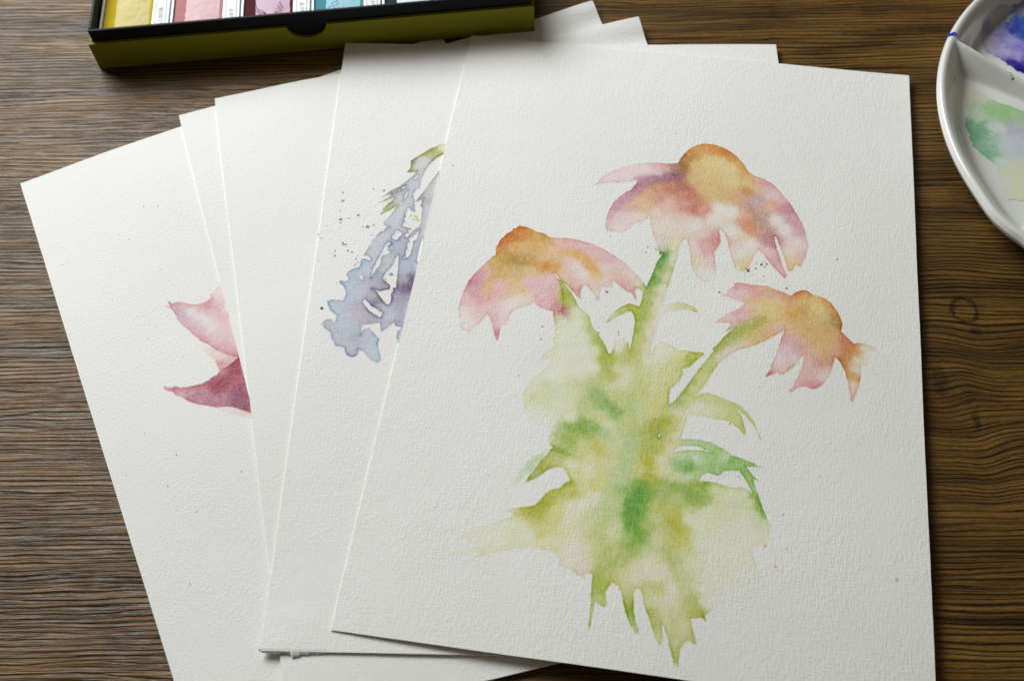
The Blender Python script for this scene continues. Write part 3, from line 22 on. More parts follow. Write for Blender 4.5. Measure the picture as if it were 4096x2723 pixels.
BLUE_SHAPE=[(54.2,63.3),(52.5,63.3),(50.5,63.3),(48.8,64.7),(45.8,66.2),(43.0,68.7),(40.6,70.8),(37.6,73.3),(37.5,74.8),(37.8,77.0),(37.2,78.8),(36.3,80.1),(37.6,80.3),(40.9,79.5),(38.3,83.2),(35.7,86.1),(33.1,88.8),(30.4,90.4),(29.0,91.6),(27.3,93.2),(26.0,94.5),(29.2,93.2),(30.6,92.5),(29.3,94.3),(26.9,96.0),(25.1,97.6),(27.8,96.7),(29.7,95.5),(31.5,95.0),(31.1,96.0),(29.3,97.9),(27.3,100.9),(26.8,102.6),(26.0,104.3),(28.4,102.9),(30.7,101.2),(33.3,99.1),(32.1,101.6),(30.9,104.0),(29.2,106.7),(27.9,108.8),(28.1,109.8),(30.4,110.8),(29.1,111.5),(28.4,113.2),(27.0,113.5),(25.5,115.5),(24.3,117.2),(23.5,119.9),(22.1,122.9),(20.6,126.4),(22.4,126.2),(23.6,127.2),(24.2,128.0),(23.7,128.8),(21.2,127.8),(19.8,128.8),(19.9,131.1),(19.2,132.3),(16.3,133.4),(14.1,135.9),(15.6,138.0),(15.0,139.3),(13.7,139.7),(12.1,139.1),(11.5,140.2),(13.7,142.2),(14.6,144.1),(15.2,146.3),(14.2,149.3),(9.9,149.0),(7.7,149.7),(7.8,151.4),(9.2,154.2),(12.4,157.0),(12.1,159.1),(11.4,160.4),(10.7,159.1),(9.4,158.5),(7.6,159.2),(6.5,161.0),(8.0,163.2),(10.4,164.9),(11.4,168.5),(13.2,171.3),(17.0,172.3),(17.6,174.8),(19.0,176.2),(20.6,177.0),(22.4,176.1),(23.4,174.0),(22.7,173.2),(25.2,174.0),(26.6,176.1),(28.6,178.1),(31.5,179.4),(32.6,177.7),(31.7,174.6),(30.7,170.4),(31.1,168.2),(28.7,165.4),(26.3,162.7),(24.2,163.3),(23.3,166.2),(23.2,162.6),(24.0,161.3),(27.1,160.7),(30.8,160.3),(31.7,164.6),(34.0,162.4),(36.6,159.8),(37.4,161.6),(40.2,162.3),(38.5,164.5),(38.1,167.0),(38.8,169.9),(50.5,168.6),(56.7,148.1),(56.3,117.6),(64.0,87.1),(62.9,63.2)]
BLUE_GAPS=[[(57.3,66.6),(52.0,69.3),(49.0,71.6),(46.3,75.4),(44.3,79.8),(43.1,83.1),(42.5,89.9),(41.1,89.9),(39.9,92.8),(40.6,95.9),(41.4,102.5),(40.3,102.7),(38.6,100.3),(37.9,100.8),(37.1,105.0),(37.4,105.3),(36.7,106.7),(37.5,108.0),(36.3,108.7),(36.5,110.4),(39.0,111.4),(39.3,114.0),(37.8,114.8),(38.2,116.6),(39.0,116.4),(41.5,112.7),(43.8,110.4),(44.1,110.0),(44.3,104.9),(44.6,100.1),(43.7,99.2),(44.4,95.2),(40.9,97.5),(44.5,91.3),(50.7,79.4),(56.2,72.6)],
[(32.3,115.8),(33.4,114.5),(33.6,112.8),(35.5,113.0),(36.7,114.5),(35.7,116.1),(34.5,118.0),(32.6,117.5)],
[(31.1,118.7),(32.3,119.8),(31.2,120.8),(30.8,122.7),(32.2,124.5),(31.3,125.5),(28.9,126.1),(28.4,128.4),(28.3,131.4),(26.6,133.7),(25.1,137.9),(25.4,133.0),(26.7,129.1),(28.5,124.2),(29.8,120.2)],
[(35.9,126.1),(36.2,129.7),(36.2,136.1),(35.9,139.3),(36.1,142.5),(34.8,142.8),(35.1,144.4),(34.3,146.0),(34.5,148.8),(34.1,150.7),(32.9,151.4),(30.8,148.9),(27.8,144.5),(25.7,143.3),(26.1,143.1),(29.1,144.5),(33.5,143.3),(33.2,141.3),(31.6,139.6),(29.9,138.1),(30.8,135.6),(34.1,130.3),(34.7,127.4)],
[(22.4,149.7),(23.5,148.5),(26.3,151.8),(31.3,155.0),(30.7,157.8),(27.7,155.8),(24.9,153.7)],
[(19.8,137.8),(21.3,136.3),(21.6,137.9),(21.2,139.0)],
[(44.2,112.1),(43.2,117.7),(41.8,118.4),(41.8,120.7),(40.8,125.7),(39.8,127.0),(37.7,127.8),(37.5,126.9),(39.1,126.7),(38.6,124.1),(39.5,122.4),(39.1,119.4),(40.2,118.8),(39.7,117.4),(42.2,114.8)],
[(45.6,116.4),(45.0,119.7),(44.1,126.3),(43.7,128.9),(45.1,129.6),(46.6,123.0)],
[(30.6,92.3),(34.0,90.0),(36.3,87.7),(35.8,89.5),(32.7,91.4)],
[(34.2,98.9),(35.9,96.0),(36.5,92.5),(37.5,90.5),(37.4,93.2),(36.2,96.0),(35.2,98.1)],
[(39.5,84.0),(41.1,82.0),(41.6,81.7),(41.2,82.9),(40.0,84.3)]]
BLUE_COLOURS=[(51.5,65.2,205,212,160,0),(47.2,66.8,180,188,80,0),(43.1,69.1,175,185,75,0),(49.4,70.1,180,190,90,0),(37.1,79.5,165,180,85,0),(37.7,74.0,140,145,110,0),(43.3,72.8,188,190,200,0),(40.7,75.8,188,188,198,0),(47.5,70.9,165,160,172,0),(42.5,82.0,180,184,196,0),(38.5,85.7,172,180,192,0),(40.3,91.0,172,182,198,0),(33.2,90.4,165,165,178,0),(30.0,91.8,150,155,150,0),(27.3,93.6,185,200,150,0),(26.7,96.7,180,195,135,0),(30.7,93.9,150,150,150,0),(33.6,94.6,182,182,194,0),(30.5,98.1,165,180,110,0),(28.0,102.3,180,195,115,0),(32.1,97.7,170,175,170,0),(39.2,94.6,170,182,196,0),(40.2,100.8,155,165,175,0),(35.3,99.8,175,186,200,0),(32.9,104.3,172,184,200,0),(30.5,108.4,172,180,196,0),(34.7,110.1,165,180,200,0),(37.7,112.8,175,170,185,0),(49.7,83.7,180,175,185,0),(46.8,91.0,178,176,188,0),(44.9,96.3,165,160,170,0),(46.6,101.5,175,175,190,0),(45.1,108.3,172,175,190,0),(37.6,111.8,175,170,185,0),(29.5,113.8,175,182,200,0),(27.1,118.2,170,182,202,0),(23.5,123.2,168,178,196,0),(26.3,124.8,178,182,198,0),(25.3,128.5,178,182,200,0),(22.2,129.8,150,180,205,0),(17.8,134.4,148,175,200,0),(15.3,136.3,150,180,202,0),(20.4,133.7,158,182,205,0),(30.8,112.5,175,172,188,0),(35.3,118.1,150,168,195,0),(35.1,122.5,150,165,192,0),(38.6,124.7,150,158,182,0),(30.7,128.4,170,180,180,0),(29.7,132.3,165,175,185,0),(27.3,135.6,140,155,175,0),(24.6,135.6,165,178,202,0),(18.3,139.6,152,172,200,0),(21.1,141.1,160,170,198,0),(29.0,140.4,148,140,170,0),(31.8,141.9,145,132,165,0),(26.3,139.5,155,155,182,0),(15.8,141.5,160,178,202,0),(17.6,145.9,165,180,202,0),(21.5,145.3,165,172,198,0),(25.7,147.4,155,152,180,0),(27.8,150.8,125,115,150,0),(29.7,148.3,140,125,155,0),(29.6,152.7,145,138,168,0),(10.1,151.1,150,180,202,0),(13.7,152.3,155,180,205,0),(11.9,155.4,160,182,205,0),(19.7,153.8,165,160,190,0),(22.6,156.8,170,160,185,0),(25.3,158.3,165,155,180,0),(17.4,157.8,162,175,202,0),(9.5,159.8,158,170,195,0),(15.0,159.4,160,178,204,0),(32.8,153.6,160,178,202,0),(34.4,156.6,165,180,205,0),(38.0,153.5,155,165,195,0),(36.2,147.2,150,148,180,0),(38.9,147.2,140,130,165,0),(40.9,141.5,95,70,110,0),(42.0,139.2,95,72,112,0),(39.1,143.4,125,105,145,0),(37.0,139.9,140,125,155,0),(39.6,138.6,160,170,195,0),(39.2,132.9,155,172,198,0),(37.6,129.6,160,174,198,0),(41.8,150.3,150,140,175,0),(40.8,155.0,155,165,195,0),(40.0,158.1,150,150,182,0),(43.0,129.6,155,172,198,0),(47.6,139.2,150,150,185,0),(48.4,151.7,150,155,185,0),(16.8,163.4,160,178,204,0),(18.7,157.6,165,165,190,0),(17.7,172.0,160,178,204,0),(20.5,175.5,160,155,185,0),(20.9,167.7,158,165,192,0),(25.7,166.1,160,180,200,0),(29.5,173.9,165,188,202,0),(28.4,169.0,160,182,202,0),(30.4,177.4,165,185,205,0),(24.9,157.5,160,150,178,0),(33.2,160.2,165,165,192,0),(39.3,158.7,150,145,180,0),(38.2,152.8,145,140,178,0),(30.7,152.9,165,172,200,0),(39.2,165.9,160,180,195,0)]
BLUE_SPECKS=[(8.1,91.9,0.52,160,175,195),(40.9,106.9,0.41,160,175,195),(23.7,109.9,0.46,160,175,195),(8.6,96.5,0.57,125,136,165),(16.3,104.5,0.56,125,136,165),(8.7,106.8,0.72,125,136,165),(8.8,108.6,0.38,125,136,165),(12.3,106.3,0.33,125,136,165),(21.0,110.8,0.71,125,136,165),(19.0,110.9,0.28,125,136,165),(21.9,90.1,0.31,125,136,165),(26.6,90.8,0.47,125,136,165),(39.8,104.7,0.28,125,136,165),(39.3,105.5,0.23,125,136,165),(39.8,111.9,0.51,125,136,165),(3.0,110.5,0.15,125,136,165),(8.1,102.3,0.26,125,136,165),(42.3,106.0,0.76,190,195,120),(41.7,104.9,0.56,190,195,120),(43.0,107.3,0.56,190,195,120),(-0.4,114.9,0.41,160,175,195),(1.2,117.0,0.35,160,175,195),(17.4,131.0,0.55,160,175,195),(10.9,119.4,0.40,125,136,165),(11.3,120.2,0.45,125,136,165),(12.5,120.3,0.43,125,136,165),(12.0,120.3,0.23,125,136,165),(8.0,123.7,0.35,125,136,165),(8.2,126.3,0.45,125,136,165),(13.6,123.6,0.45,125,136,165),(15.5,124.4,0.38,125,136,165),(17.5,128.0,0.35,125,136,165),(18.3,129.8,0.27,125,136,165),(23.3,115.3,0.23,125,136,165),(1.5,129.0,0.20,125,136,165),(10.6,140.6,0.17,125,136,165),(33.5,135.8,0.69,120,140,170),(18.0,126.6,0.22,55,80,60),(31.2,138.3,0.29,55,80,60),(5.6,153.3,0.63,55,80,60)]
PINK_LAYERS=[([(48.9,118.5),(52.2,121.0),(58.7,130.6),(62.1,132.6),(59.7,140.2),(52.6,135.5),(52.5,133.1),(52.3,128.7),(50.1,125.2),(48.3,120.6)],[(49.0,120.0,218,222,220,0),(50.5,122.1,224,214,210,0),(53.2,126.5,218,196,194,0),(55.1,129.1,220,198,194,0),(57.3,130.8,218,196,194,0),(54.0,132.6,195,135,138,0),(56.5,133.2,200,148,150,0),(52.8,133.9,200,150,152,0),(58.2,132.3,208,170,170,0)]),
([(66.0,93.8),(64.3,95.5),(62.3,96.7),(60.3,97.5),(60.2,99.6),(58.5,99.9),(56.4,100.3),(54.3,100.1),(52.1,99.1),(50.3,97.7),(48.7,96.5),(47.6,95.5),(45.9,95.0),(45.0,95.2),(43.7,93.9),(42.9,92.1),(43.0,93.9),(43.3,95.2),(42.9,96.2),(41.4,94.6),(42.9,96.6),(43.7,98.5),(44.1,101.1),(44.2,104.2),(45.2,107.2),(46.8,110.3),(47.8,113.2),(49.1,115.9),(50.4,118.9),(52.2,121.0),(53.3,123.5),(55.2,126.3),(57.1,128.8),(58.7,130.6),(60.9,132.3),(65.1,135.8),(72.4,113.7),(72.3,97.0)],[(65.8,96.2,225,200,196,0),(63.3,98.6,222,210,208,0),(59.8,101.1,195,140,145,0),(57.4,101.7,195,138,145,0),(54.2,101.2,205,155,162,0),(49.5,98.5,205,158,165,0),(45.5,96.2,198,148,158,0),(43.8,95.4,190,130,145,0),(44.1,98.3,190,165,180,0),(46.2,102.1,180,155,178,0),(46.9,105.2,190,165,185,0),(49.9,102.5,222,208,214,0),(52.5,106.6,222,212,218,0),(54.5,109.0,222,208,212,0),(50.6,108.4,195,170,188,0),(58.1,106.5,208,170,178,0),(61.2,105.3,205,155,165,0),(62.2,102.3,222,200,204,0),(63.7,104.4,212,170,175,0),(64.3,106.9,222,200,205,0),(63.6,110.7,208,165,172,0),(44.9,106.3,205,165,170,0),(47.6,110.4,205,155,162,0),(49.6,114.5,202,150,160,0),(51.5,118.8,200,145,150,0),(51.9,113.2,200,175,188,0),(55.6,114.4,222,205,210,0),(54.3,118.5,200,170,180,0),(56.7,119.7,205,178,185,0),(60.0,117.9,210,180,188,0),(63.3,116.1,212,178,185,0),(62.6,122.7,210,175,180,0),(57.7,125.3,205,160,168,0),(54.9,125.3,198,145,155,0),(59.1,129.4,195,135,145,0),(61.9,129.1,200,150,158,0),(61.5,132.0,180,100,115,0),(62.8,126.2,208,172,178,0)]),
([(46.3,151.2),(49.2,152.2),(52.4,153.8),(58.1,159.5),(61.5,162.7),(61.1,164.0),(57.3,161.9),(55.0,160.1),(51.5,157.3),(48.2,153.7)],[(49.9,154.1,224,205,205,0),(53.0,156.6,222,200,200,0),(56.0,159.6,220,195,192,0)]),
([(29.9,132.7),(31.2,133.3),(33.1,134.8),(33.1,134.1),(34.7,134.7),(35.4,135.9),(38.6,137.0),(41.5,137.6),(44.5,138.2),(47.0,137.9),(49.1,137.2),(51.4,136.7),(52.2,135.9),(53.5,135.3),(56.0,134.9),(59.0,134.0),(61.5,133.0),(65.8,133.8),(67.4,145.2),(62.6,163.5),(58.0,159.7),(55.5,157.2),(52.3,153.9),(49.1,152.3),(46.3,151.2),(45.3,150.3),(42.5,148.4),(40.1,146.6),(37.5,143.9),(35.1,140.7),(33.0,138.1),(32.4,136.3),(30.7,134.9),(29.7,133.7)],[(30.6,133.7,200,145,155,0),(34.2,135.5,175,110,122,0),(37.8,137.6,180,115,128,0),(41.5,138.7,178,112,125,0),(45.3,139.3,172,95,108,0),(48.1,138.8,165,85,98,0),(51.0,138.0,165,88,102,0),(52.8,136.6,185,125,138,0),(53.1,139.7,155,75,95,0),(50.5,141.3,155,72,90,0),(48.9,142.1,150,70,85,0),(51.2,144.2,155,78,92,0),(56.3,138.0,158,78,95,0),(59.6,136.3,160,80,98,0),(61.6,134.3,155,72,88,0),(61.0,140.3,165,92,110,0),(57.3,143.4,168,95,110,0),(54.1,145.1,165,92,108,0),(58.7,147.4,155,90,110,0),(58.9,150.7,150,88,110,0),(55.5,149.0,140,85,108,0),(53.5,151.2,140,92,115,0),(56.4,154.2,145,92,112,0),(57.6,157.0,130,80,100,0),(50.4,148.4,175,112,128,0),(47.6,148.9,160,115,135,0),(44.4,146.3,165,120,140,0),(41.5,143.0,165,115,135,0),(39.8,141.8,160,115,132,0),(44.4,142.1,190,130,145,0),(38.5,139.8,200,148,158,0),(35.3,138.9,210,168,172,0),(33.9,137.6,205,155,160,0),(38.7,143.5,190,130,142,0),(41.7,146.6,185,125,138,0),(44.9,149.1,182,118,130,0),(48.2,151.1,175,110,125,0),(51.6,152.8,150,95,115,0),(57.3,158.1,180,105,115,0),(59.2,154.0,145,85,105,0),(62.3,152.4,150,85,105,0)])]
PINK_SPECKS=[(41.0,122.7,0.13,150,150,154),(40.9,127.7,0.15,150,150,154),(46.1,154.9,0.15,150,150,154),(45.4,159.9,0.13,150,150,154),(23.7,153.1,0.07,150,150,154),(56.7,97.3,0.15,150,150,154),(61.1,95.3,0.14,150,150,154),(42.2,87.0,0.12,150,150,154),(40.7,100.0,0.13,150,150,154),(35.2,103.3,0.13,150,150,154),(46.6,83.1,0.12,150,150,154),(6.6,53.8,0.19,150,150,154),(9.5,54.3,0.19,150,150,154),(36.7,53.8,0.19,150,150,154),(33.3,49.2,0.14,150,150,154),(29.7,54.4,0.14,150,150,154),(44.7,75.8,0.19,150,150,154),(61.3,86.1,0.14,150,150,154),(21.6,82.1,0.18,150,150,154),(19.4,76.1,0.14,150,150,154),(5.7,84.5,0.14,150,150,154),(13.4,100.1,0.13,150,150,154),(30.4,107.3,0.18,150,150,154),(35.2,103.4,0.14,150,150,154),(17.0,149.8,0.17,150,150,154),(9.2,149.6,0.13,150,150,154),(47.6,39.2,0.25,150,150,154),(53.3,42.0,0.25,150,150,154),(25.8,164.5,0.29,150,150,154),(46.6,182.5,0.28,150,150,154),(19.0,175.6,0.28,150,150,154),(26.0,190.7,0.28,150,150,154),(15.3,217.1,0.27,150,150,154),(19.0,186.8,0.14,150,150,154),(5.6,164.2,0.21,150,150,154)]
PCX=312.0; PCY=322.0
GREEN_POOL=[(-95.4,35.0),(-89.3,31.8),(-80.8,24.7),(-67.8,17.5),(-59.4,4.4),(-69.3,-29.1),(-81.9,-32.0),(-92.8,-31.8),(-93.8,-23.4),(-92.9,-12.6),(-99.8,-0.9),(-100.8,12.4),(-97.6,19.4),(-96.8,29.5)]
GREEN_COLS=[(-95.4,32.2,175,178,110,0),(-98.0,11.3,60,120,78,0),(-93.8,6.6,52,118,72,0),(-90.3,2.0,100,150,115,0),(-95.6,-5.5,62,128,78,0),(-86.1,20.5,85,150,70,0),(-80.8,14.7,90,150,70,0),(-93.1,17.3,130,158,122,0),(-89.3,29.0,160,165,120,0),(-85.1,8.7,150,168,155,0),(-80.9,9.3,110,112,150,0),(-78.7,0.3,135,140,160,0),(-85.1,-15.6,165,170,120,0),(-84.8,-24.0,168,175,115,0),(-90.5,-11.0,140,172,150,0),(-84.4,-1.0,135,150,168,0),(-95.1,-23.4,165,168,160,0),(-68.5,-3.8,140,160,140,0),(-68.0,9.4,95,140,90,0)]
BLUE_POOL=[(-79.3,69.8),(-78.1,73.3),(-74.5,77.4),(-66.3,84.1),(-56.4,87.1),(-40.6,97.1),(-28.5,85.1),(-42.2,40.2),(-54.8,31.0),(-59.9,38.7),(-64.4,40.4),(-69.1,45.8),(-72.8,50.5),(-78.6,56.9),(-80.1,60.0)]
BLUE_COLS=[(-75.9,72.1,105,98,130,0),(-74.8,66.6,125,120,140,0),(-66.8,67.9,92,88,138,0),(-61.3,69.3,30,45,125,0),(-57.4,74.4,35,62,150,0),(-65.8,62.5,100,95,150,0),(-72.1,57.7,118,112,150,0),(-66.1,52.1,108,102,155,0),(-62.2,57.0,90,82,150,0),(-66.8,45.3,25,12,95,0),(-68.6,47.8,50,35,115,0),(-54.1,83.2,90,92,125,0),(-63.5,80.2,125,128,130,0),(-72.0,77.2,130,130,134,0),(-48.9,68.4,30,50,140,0),(-58.2,44.7,22,12,95,0),(-50.4,54.5,60,55,140,0)]
FLECKS=[(-98.0,58.6,1.57,(25,50,175)),(-100.9,35.7,0.42,(95,75,90)),(-74.5,39.3,0.59,(60,105,70)),(-73.6,36.4,0.67,(80,125,90)),(-72.0,34.5,0.67,(60,110,72)),(-70.7,33.2,0.76,(60,110,72)),(-75.3,36.4,0.51,(60,110,75)),(-74.7,33.5,0.42,(70,115,70)),(-75.3,34.8,0.25,(80,120,90))]
KNOTS=[(179.2,245.2,5.2,1.00,0.80,0),(162.7,212.3,6.0,2.20,0.55,1),(181.7,234.2,3.4,1.00,2.00,1),(173.0,194.2,4.0,3.50,0.40,1)]

def sheet_z(i, u, v):
    """height in mm of a sheet's upper face at u (right) and v (down) mm from its far left corner"""
    u = np.asarray(u, float); v = np.asarray(v, float)
    z = np.full(np.broadcast(u, v).shape, Z_TOP[i]) if 'Z_TOP' in globals() else np.full(np.broadcast(u, v).shape, ZMM[i])
    sm = lambda t: np.clip(t, 0, 1)**2*(3-2*np.clip(t, 0, 1))
    if i == 0:      # near edge lifts a little off the stack
        z = z+2.3*sm((v-170)/127)*np.sin(np.pi*np.clip(u/230, 0, 1))
        z = z+.5*np.exp(-((u-120)**2+(v-120)**2)/60**2)
    elif i == 1:    # the near left corner stands up
        z = z+1.3*np.exp(-(u**2+v**2)/38**2)+.8*np.exp(-((u-3)**2+(v-297)**2)/14**2)+.5*sm((v-230)/67)*np.sin(np.pi*np.clip(u/210, 0, 1))
    elif i == 2:    # far right corner curls, the far left is slightly domed
        z = z+3.0*sm((u-140)/70)**2*sm(1-v/15)+1.2*np.exp(-((u-46)**2+v**2)/26**2)
    elif i == 3:
        z = z+3.0*sm((u-150)/60)**2*sm(1-v/14)
    if 'SHEETS' in globals():      # all sheets share the same slow cockle, so none cuts through another
        x0, y0, th = SHEETS[i]; x = x0+u*np.cos(th)+v*np.sin(th); y = y0+u*np.sin(th)-v*np.cos(th)
        z = z+.35*(1+.5*np.sin(x*.061+1.3*np.sin(y*.037))+.5*np.sin(y*.052+x*.027+1.7*np.sin(x*.031)))
    return z


for o in list(bpy.data.objects):
    bpy.data.objects.remove(o, do_unlink=True)
scene = bpy.context.scene
COL = scene.collection
MM = .001

# ------------------------------------------------------------------ camera
fw = Vector((0, math.cos(PITCH), -math.sin(PITCH))); rt = Vector((1, 0, 0)); up = rt.cross(fw)
r2 = math.cos(ROLL)*rt+math.sin(ROLL)*up; u2 = -math.sin(ROLL)*rt+math.cos(ROLL)*up
cam = bpy.data.cameras.new('camera'); camo = bpy.data.objects.new('camera', cam); COL.objects.link(camo)
camo.matrix_world = Matrix(((r2.x, u2.x, -fw.x, 0), (r2.y, u2.y, -fw.y, 0), (r2.z, u2.z, -fw.z, CAMH), (0, 0, 0, 1)))
cam.sensor_width = 36; cam.lens = F_MM; cam.clip_start = .01; cam.clip_end = 20
cam.dof.use_dof = True; cam.dof.focus_distance = .445; cam.dof.aperture_fstop = 13.0
scene.camera = camo

# ------------------------------------------------------------------ light: one big window behind and to the left, dim warm room
world = bpy.data.worlds.new('World'); scene.world = world; world.use_nodes = True
bg = world.node_tree.nodes['Background']; bg.inputs[0].default_value = (1.0, .84, .62, 1); bg.inputs[1].default_value = .10
def area(name, loc, target, sx, sy, power, colour):
    l = bpy.data.lights.new(name, 'AREA'); l.shape = 'RECTANGLE'; l.size = sx; l.size_y = sy; l.energy = power; l.color = colour
    o = bpy.data.objects.new(name, l); COL.objects.link(o); o.location = loc
    o.rotation_euler = (Vector(target)-Vector(loc)).to_track_quat('-Z', 'Y').to_euler()
    return o
area('window_light', (-.60, 1.10, .73), (-.02, .27, 0), .85, .55, 24.2, (.94, .978, .985))
scene.view_settings.view_transform = 'Standard'; scene.view_settings.look = 'None'
scene.view_settings.exposure = 0; scene.view_settings.gamma = 1
scene.cycles.use_denoising = True

# ------------------------------------------------------------------ helpers
def lin(c):
    c = np.asarray(c, float)/255
    return np.where(c <= .04045, c/12.92, ((c+.055)/1.055)**2.4)
def mesh_obj(name, verts, faces, mat=None, parent=None, smooth=False, attr=None):
    me = bpy.data.meshes.new(name)
    verts = np.asarray(verts, np.float32)
    me.from_pydata(verts.tolist() if len(verts) < 2000 else [], [], faces if len(verts) < 2000 else [])
    if len(verts) >= 2000:
        faces = np.asarray(faces, np.int32); k = faces.shape[1]
        me.vertices.add(len(verts)); me.vertices.foreach_set('co', verts.ravel())
        me.loops.add(faces.size); me.loops.foreach_set('vertex_index', faces.ravel())
        me.polygons.add(len(faces)); me.polygons.foreach_set('loop_start', np.arange(0, faces.size, k, dtype=np.int32))
        me.update(calc_edges=True)
    if attr is not None:
        a = me.color_attributes.new('pigment', 'FLOAT_COLOR', 'POINT')
        c = np.ones((len(verts), 4), np.float32); c[:, :3] = attr; a.data.foreach_set('color', c.ravel())
    if smooth: me.polygons.foreach_set('use_smooth', np.ones(len(me.polygons), bool))
    me.update()
    if mat: me.materials.append(mat)
    o = bpy.data.objects.new(name, me); COL.objects.link(o)
    if parent: o.parent = parent
    return o
def bm_obj(name, bm, mat, parent=None, smooth=False):
    me = bpy.data.meshes.new(name); bmesh.ops.recalc_face_normals(bm, faces=bm.faces); bm.to_mesh(me); bm.free()
    if smooth: me.polygons.foreach_set('use_smooth', np.ones(len(me.polygons), bool))
    me.materials.append(mat); o = bpy.data.objects.new(name, me); COL.objects.link(o)
    if parent: o.parent = parent
    return o
def empty(name, loc=(0, 0, 0), rot=(0, 0, 0)):
    o = bpy.data.objects.new(name, None); o.empty_display_size = .01; COL.objects.link(o); o.location = loc; o.rotation_euler = rot
    return o
def tag(o, label=None, cat=None, group=None, kind=None):
    for k, v in (('label', label), ('category', cat), ('group', group), ('kind', kind)):
        if v: o[k] = v
    return o
def bm_box(bm, x0, x1, y0, y1, z0, z1, bevel=0, seg=2):
    r = bmesh.ops.create_cube(bm, size=1); vs = r['verts']
    for v in vs: v.co = Vector((x0 if v.co.x < 0 else x1, y0 if v.co.y < 0 else y1, z0 if v.co.z < 0 else z1))*MM
    if bevel:
        es = list({e for v in vs for e in v.link_edges})
        bmesh.ops.bevel(bm, geom=es, offset=bevel*MM, segments=seg, affect='EDGES', profile=.5)
RNG = np.random.default_rng(7)
_LAT = {}
def vnoise(x, y, seed):
    if seed not in _LAT: _LAT[seed] = np.random.default_rng(seed).random((256, 256))*2-1
    L = _LAT[seed]; xi = np.floor(x).astype(int); yi = np.floor(y).astype(int); fx = x-xi; fy = y-yi
    fx = fx*fx*fx*(fx*(fx*6-15)+10); fy = fy*fy*fy*(fy*(fy*6-15)+10)
    g = lambda a, b: L[a & 255, b & 255]
    return (g(xi, yi)*(1-fx)+g(xi+1, yi)*fx)*(1-fy)+(g(xi, yi+1)*(1-fx)+g(xi+1, yi+1)*fx)*fy
def fbm(x, y, f, seed, octv=3):
    s = 0; a = 1; t = 0
    for k in range(octv):
        s = s+a*vnoise(x*f+17.3*k, y*f-9.1*k, seed+k); t += a; a *= .55; f *= 2.03
    return s/t
def sdf(poly, X, Y):
    """signed distance, positive inside"""
    P = np.array(poly); out = np.full(X.shape, -50.0)
    x0, y0 = P.min(0)-4; x1, y1 = P.max(0)+4
    m = (X > x0) & (X < x1) & (Y > y0) & (Y < y1)
    x = X[m]; y = Y[m]; d = np.full(x.shape, 1e9); ins = np.zeros(x.shape, bool)
    for (ax, ay), (bx, by) in zip(P, np.roll(P, -1, 0)):
        ex, ey = bx-ax, by-ay; L = ex*ex+ey*ey+1e-9
        t = np.clip(((x-ax)*ex+(y-ay)*ey)/L, 0, 1)
        d = np.minimum(d, (x-ax-t*ex)**2+(y-ay-t*ey)**2)
        if ay != by: ins ^= ((ay > y) != (by > y)) & (x < (bx-ax)*(y-ay)/(by-ay)+ax)
    d = np.sqrt(d); out[m] = np.where(ins, d, -d)
    return out
def smooth(t): t = np.clip(t, 0, 1); return t*t*(3-2*t)
def wash(cols, x, y, paper, warp=1.0, soft=4.5, seed=40, grey=.12, rays=None):
    """blend of pigment densities between measured colour spots; also the part each point belongs to"""
    C = np.array(cols, float); T = np.clip(lin(C[:, 2:5])/lin(paper), .004, 1.0); D = -np.log(T); D = D*np.clip(.74+.12*D.max(1, keepdims=True), .74, 1); D = D*(1-grey)+grey*D.mean(1, keepdims=True)
    wx = x+warp*fbm(x, y, .22, seed)+1.1*warp*fbm(x, y, .8, seed+5); wy = y+warp*fbm(x, y, .22, seed+9)+1.1*warp*fbm(x, y, .8, seed+14)
    out = np.zeros((len(x), 3)); part = np.zeros(len(x), int)
    for a in range(0, len(x), 20000):
        s = slice(a, a+20000)
        w = 1/((wx[s, None]-C[None, :, 0])**2+(wy[s, None]-C[None, :, 1])**2+soft)**2.3
        part[s] = C[w.argmax(1), 5]; w /= w.sum(1, keepdims=True); out[s] = w@D
    if rays is not None:
        out[part == 3] *= .86                                                   # brush marks run outwards from each flower's heart
        for k, (cx_, cy_, amt) in enumerate(rays):
            m = part == k; a = np.arctan2(y[m]-cy_, x[m]-cx_); r = np.hypot(x[m]-cx_, y[m]-cy_)
            out[m] *= (1+amt*smooth((r-10)/16)*(1.2*fbm(a*7, r*.035, 1., 600+k)+.8*fbm(a*18, r*.06, 1., 620+k)))[:, None]
    return out, part

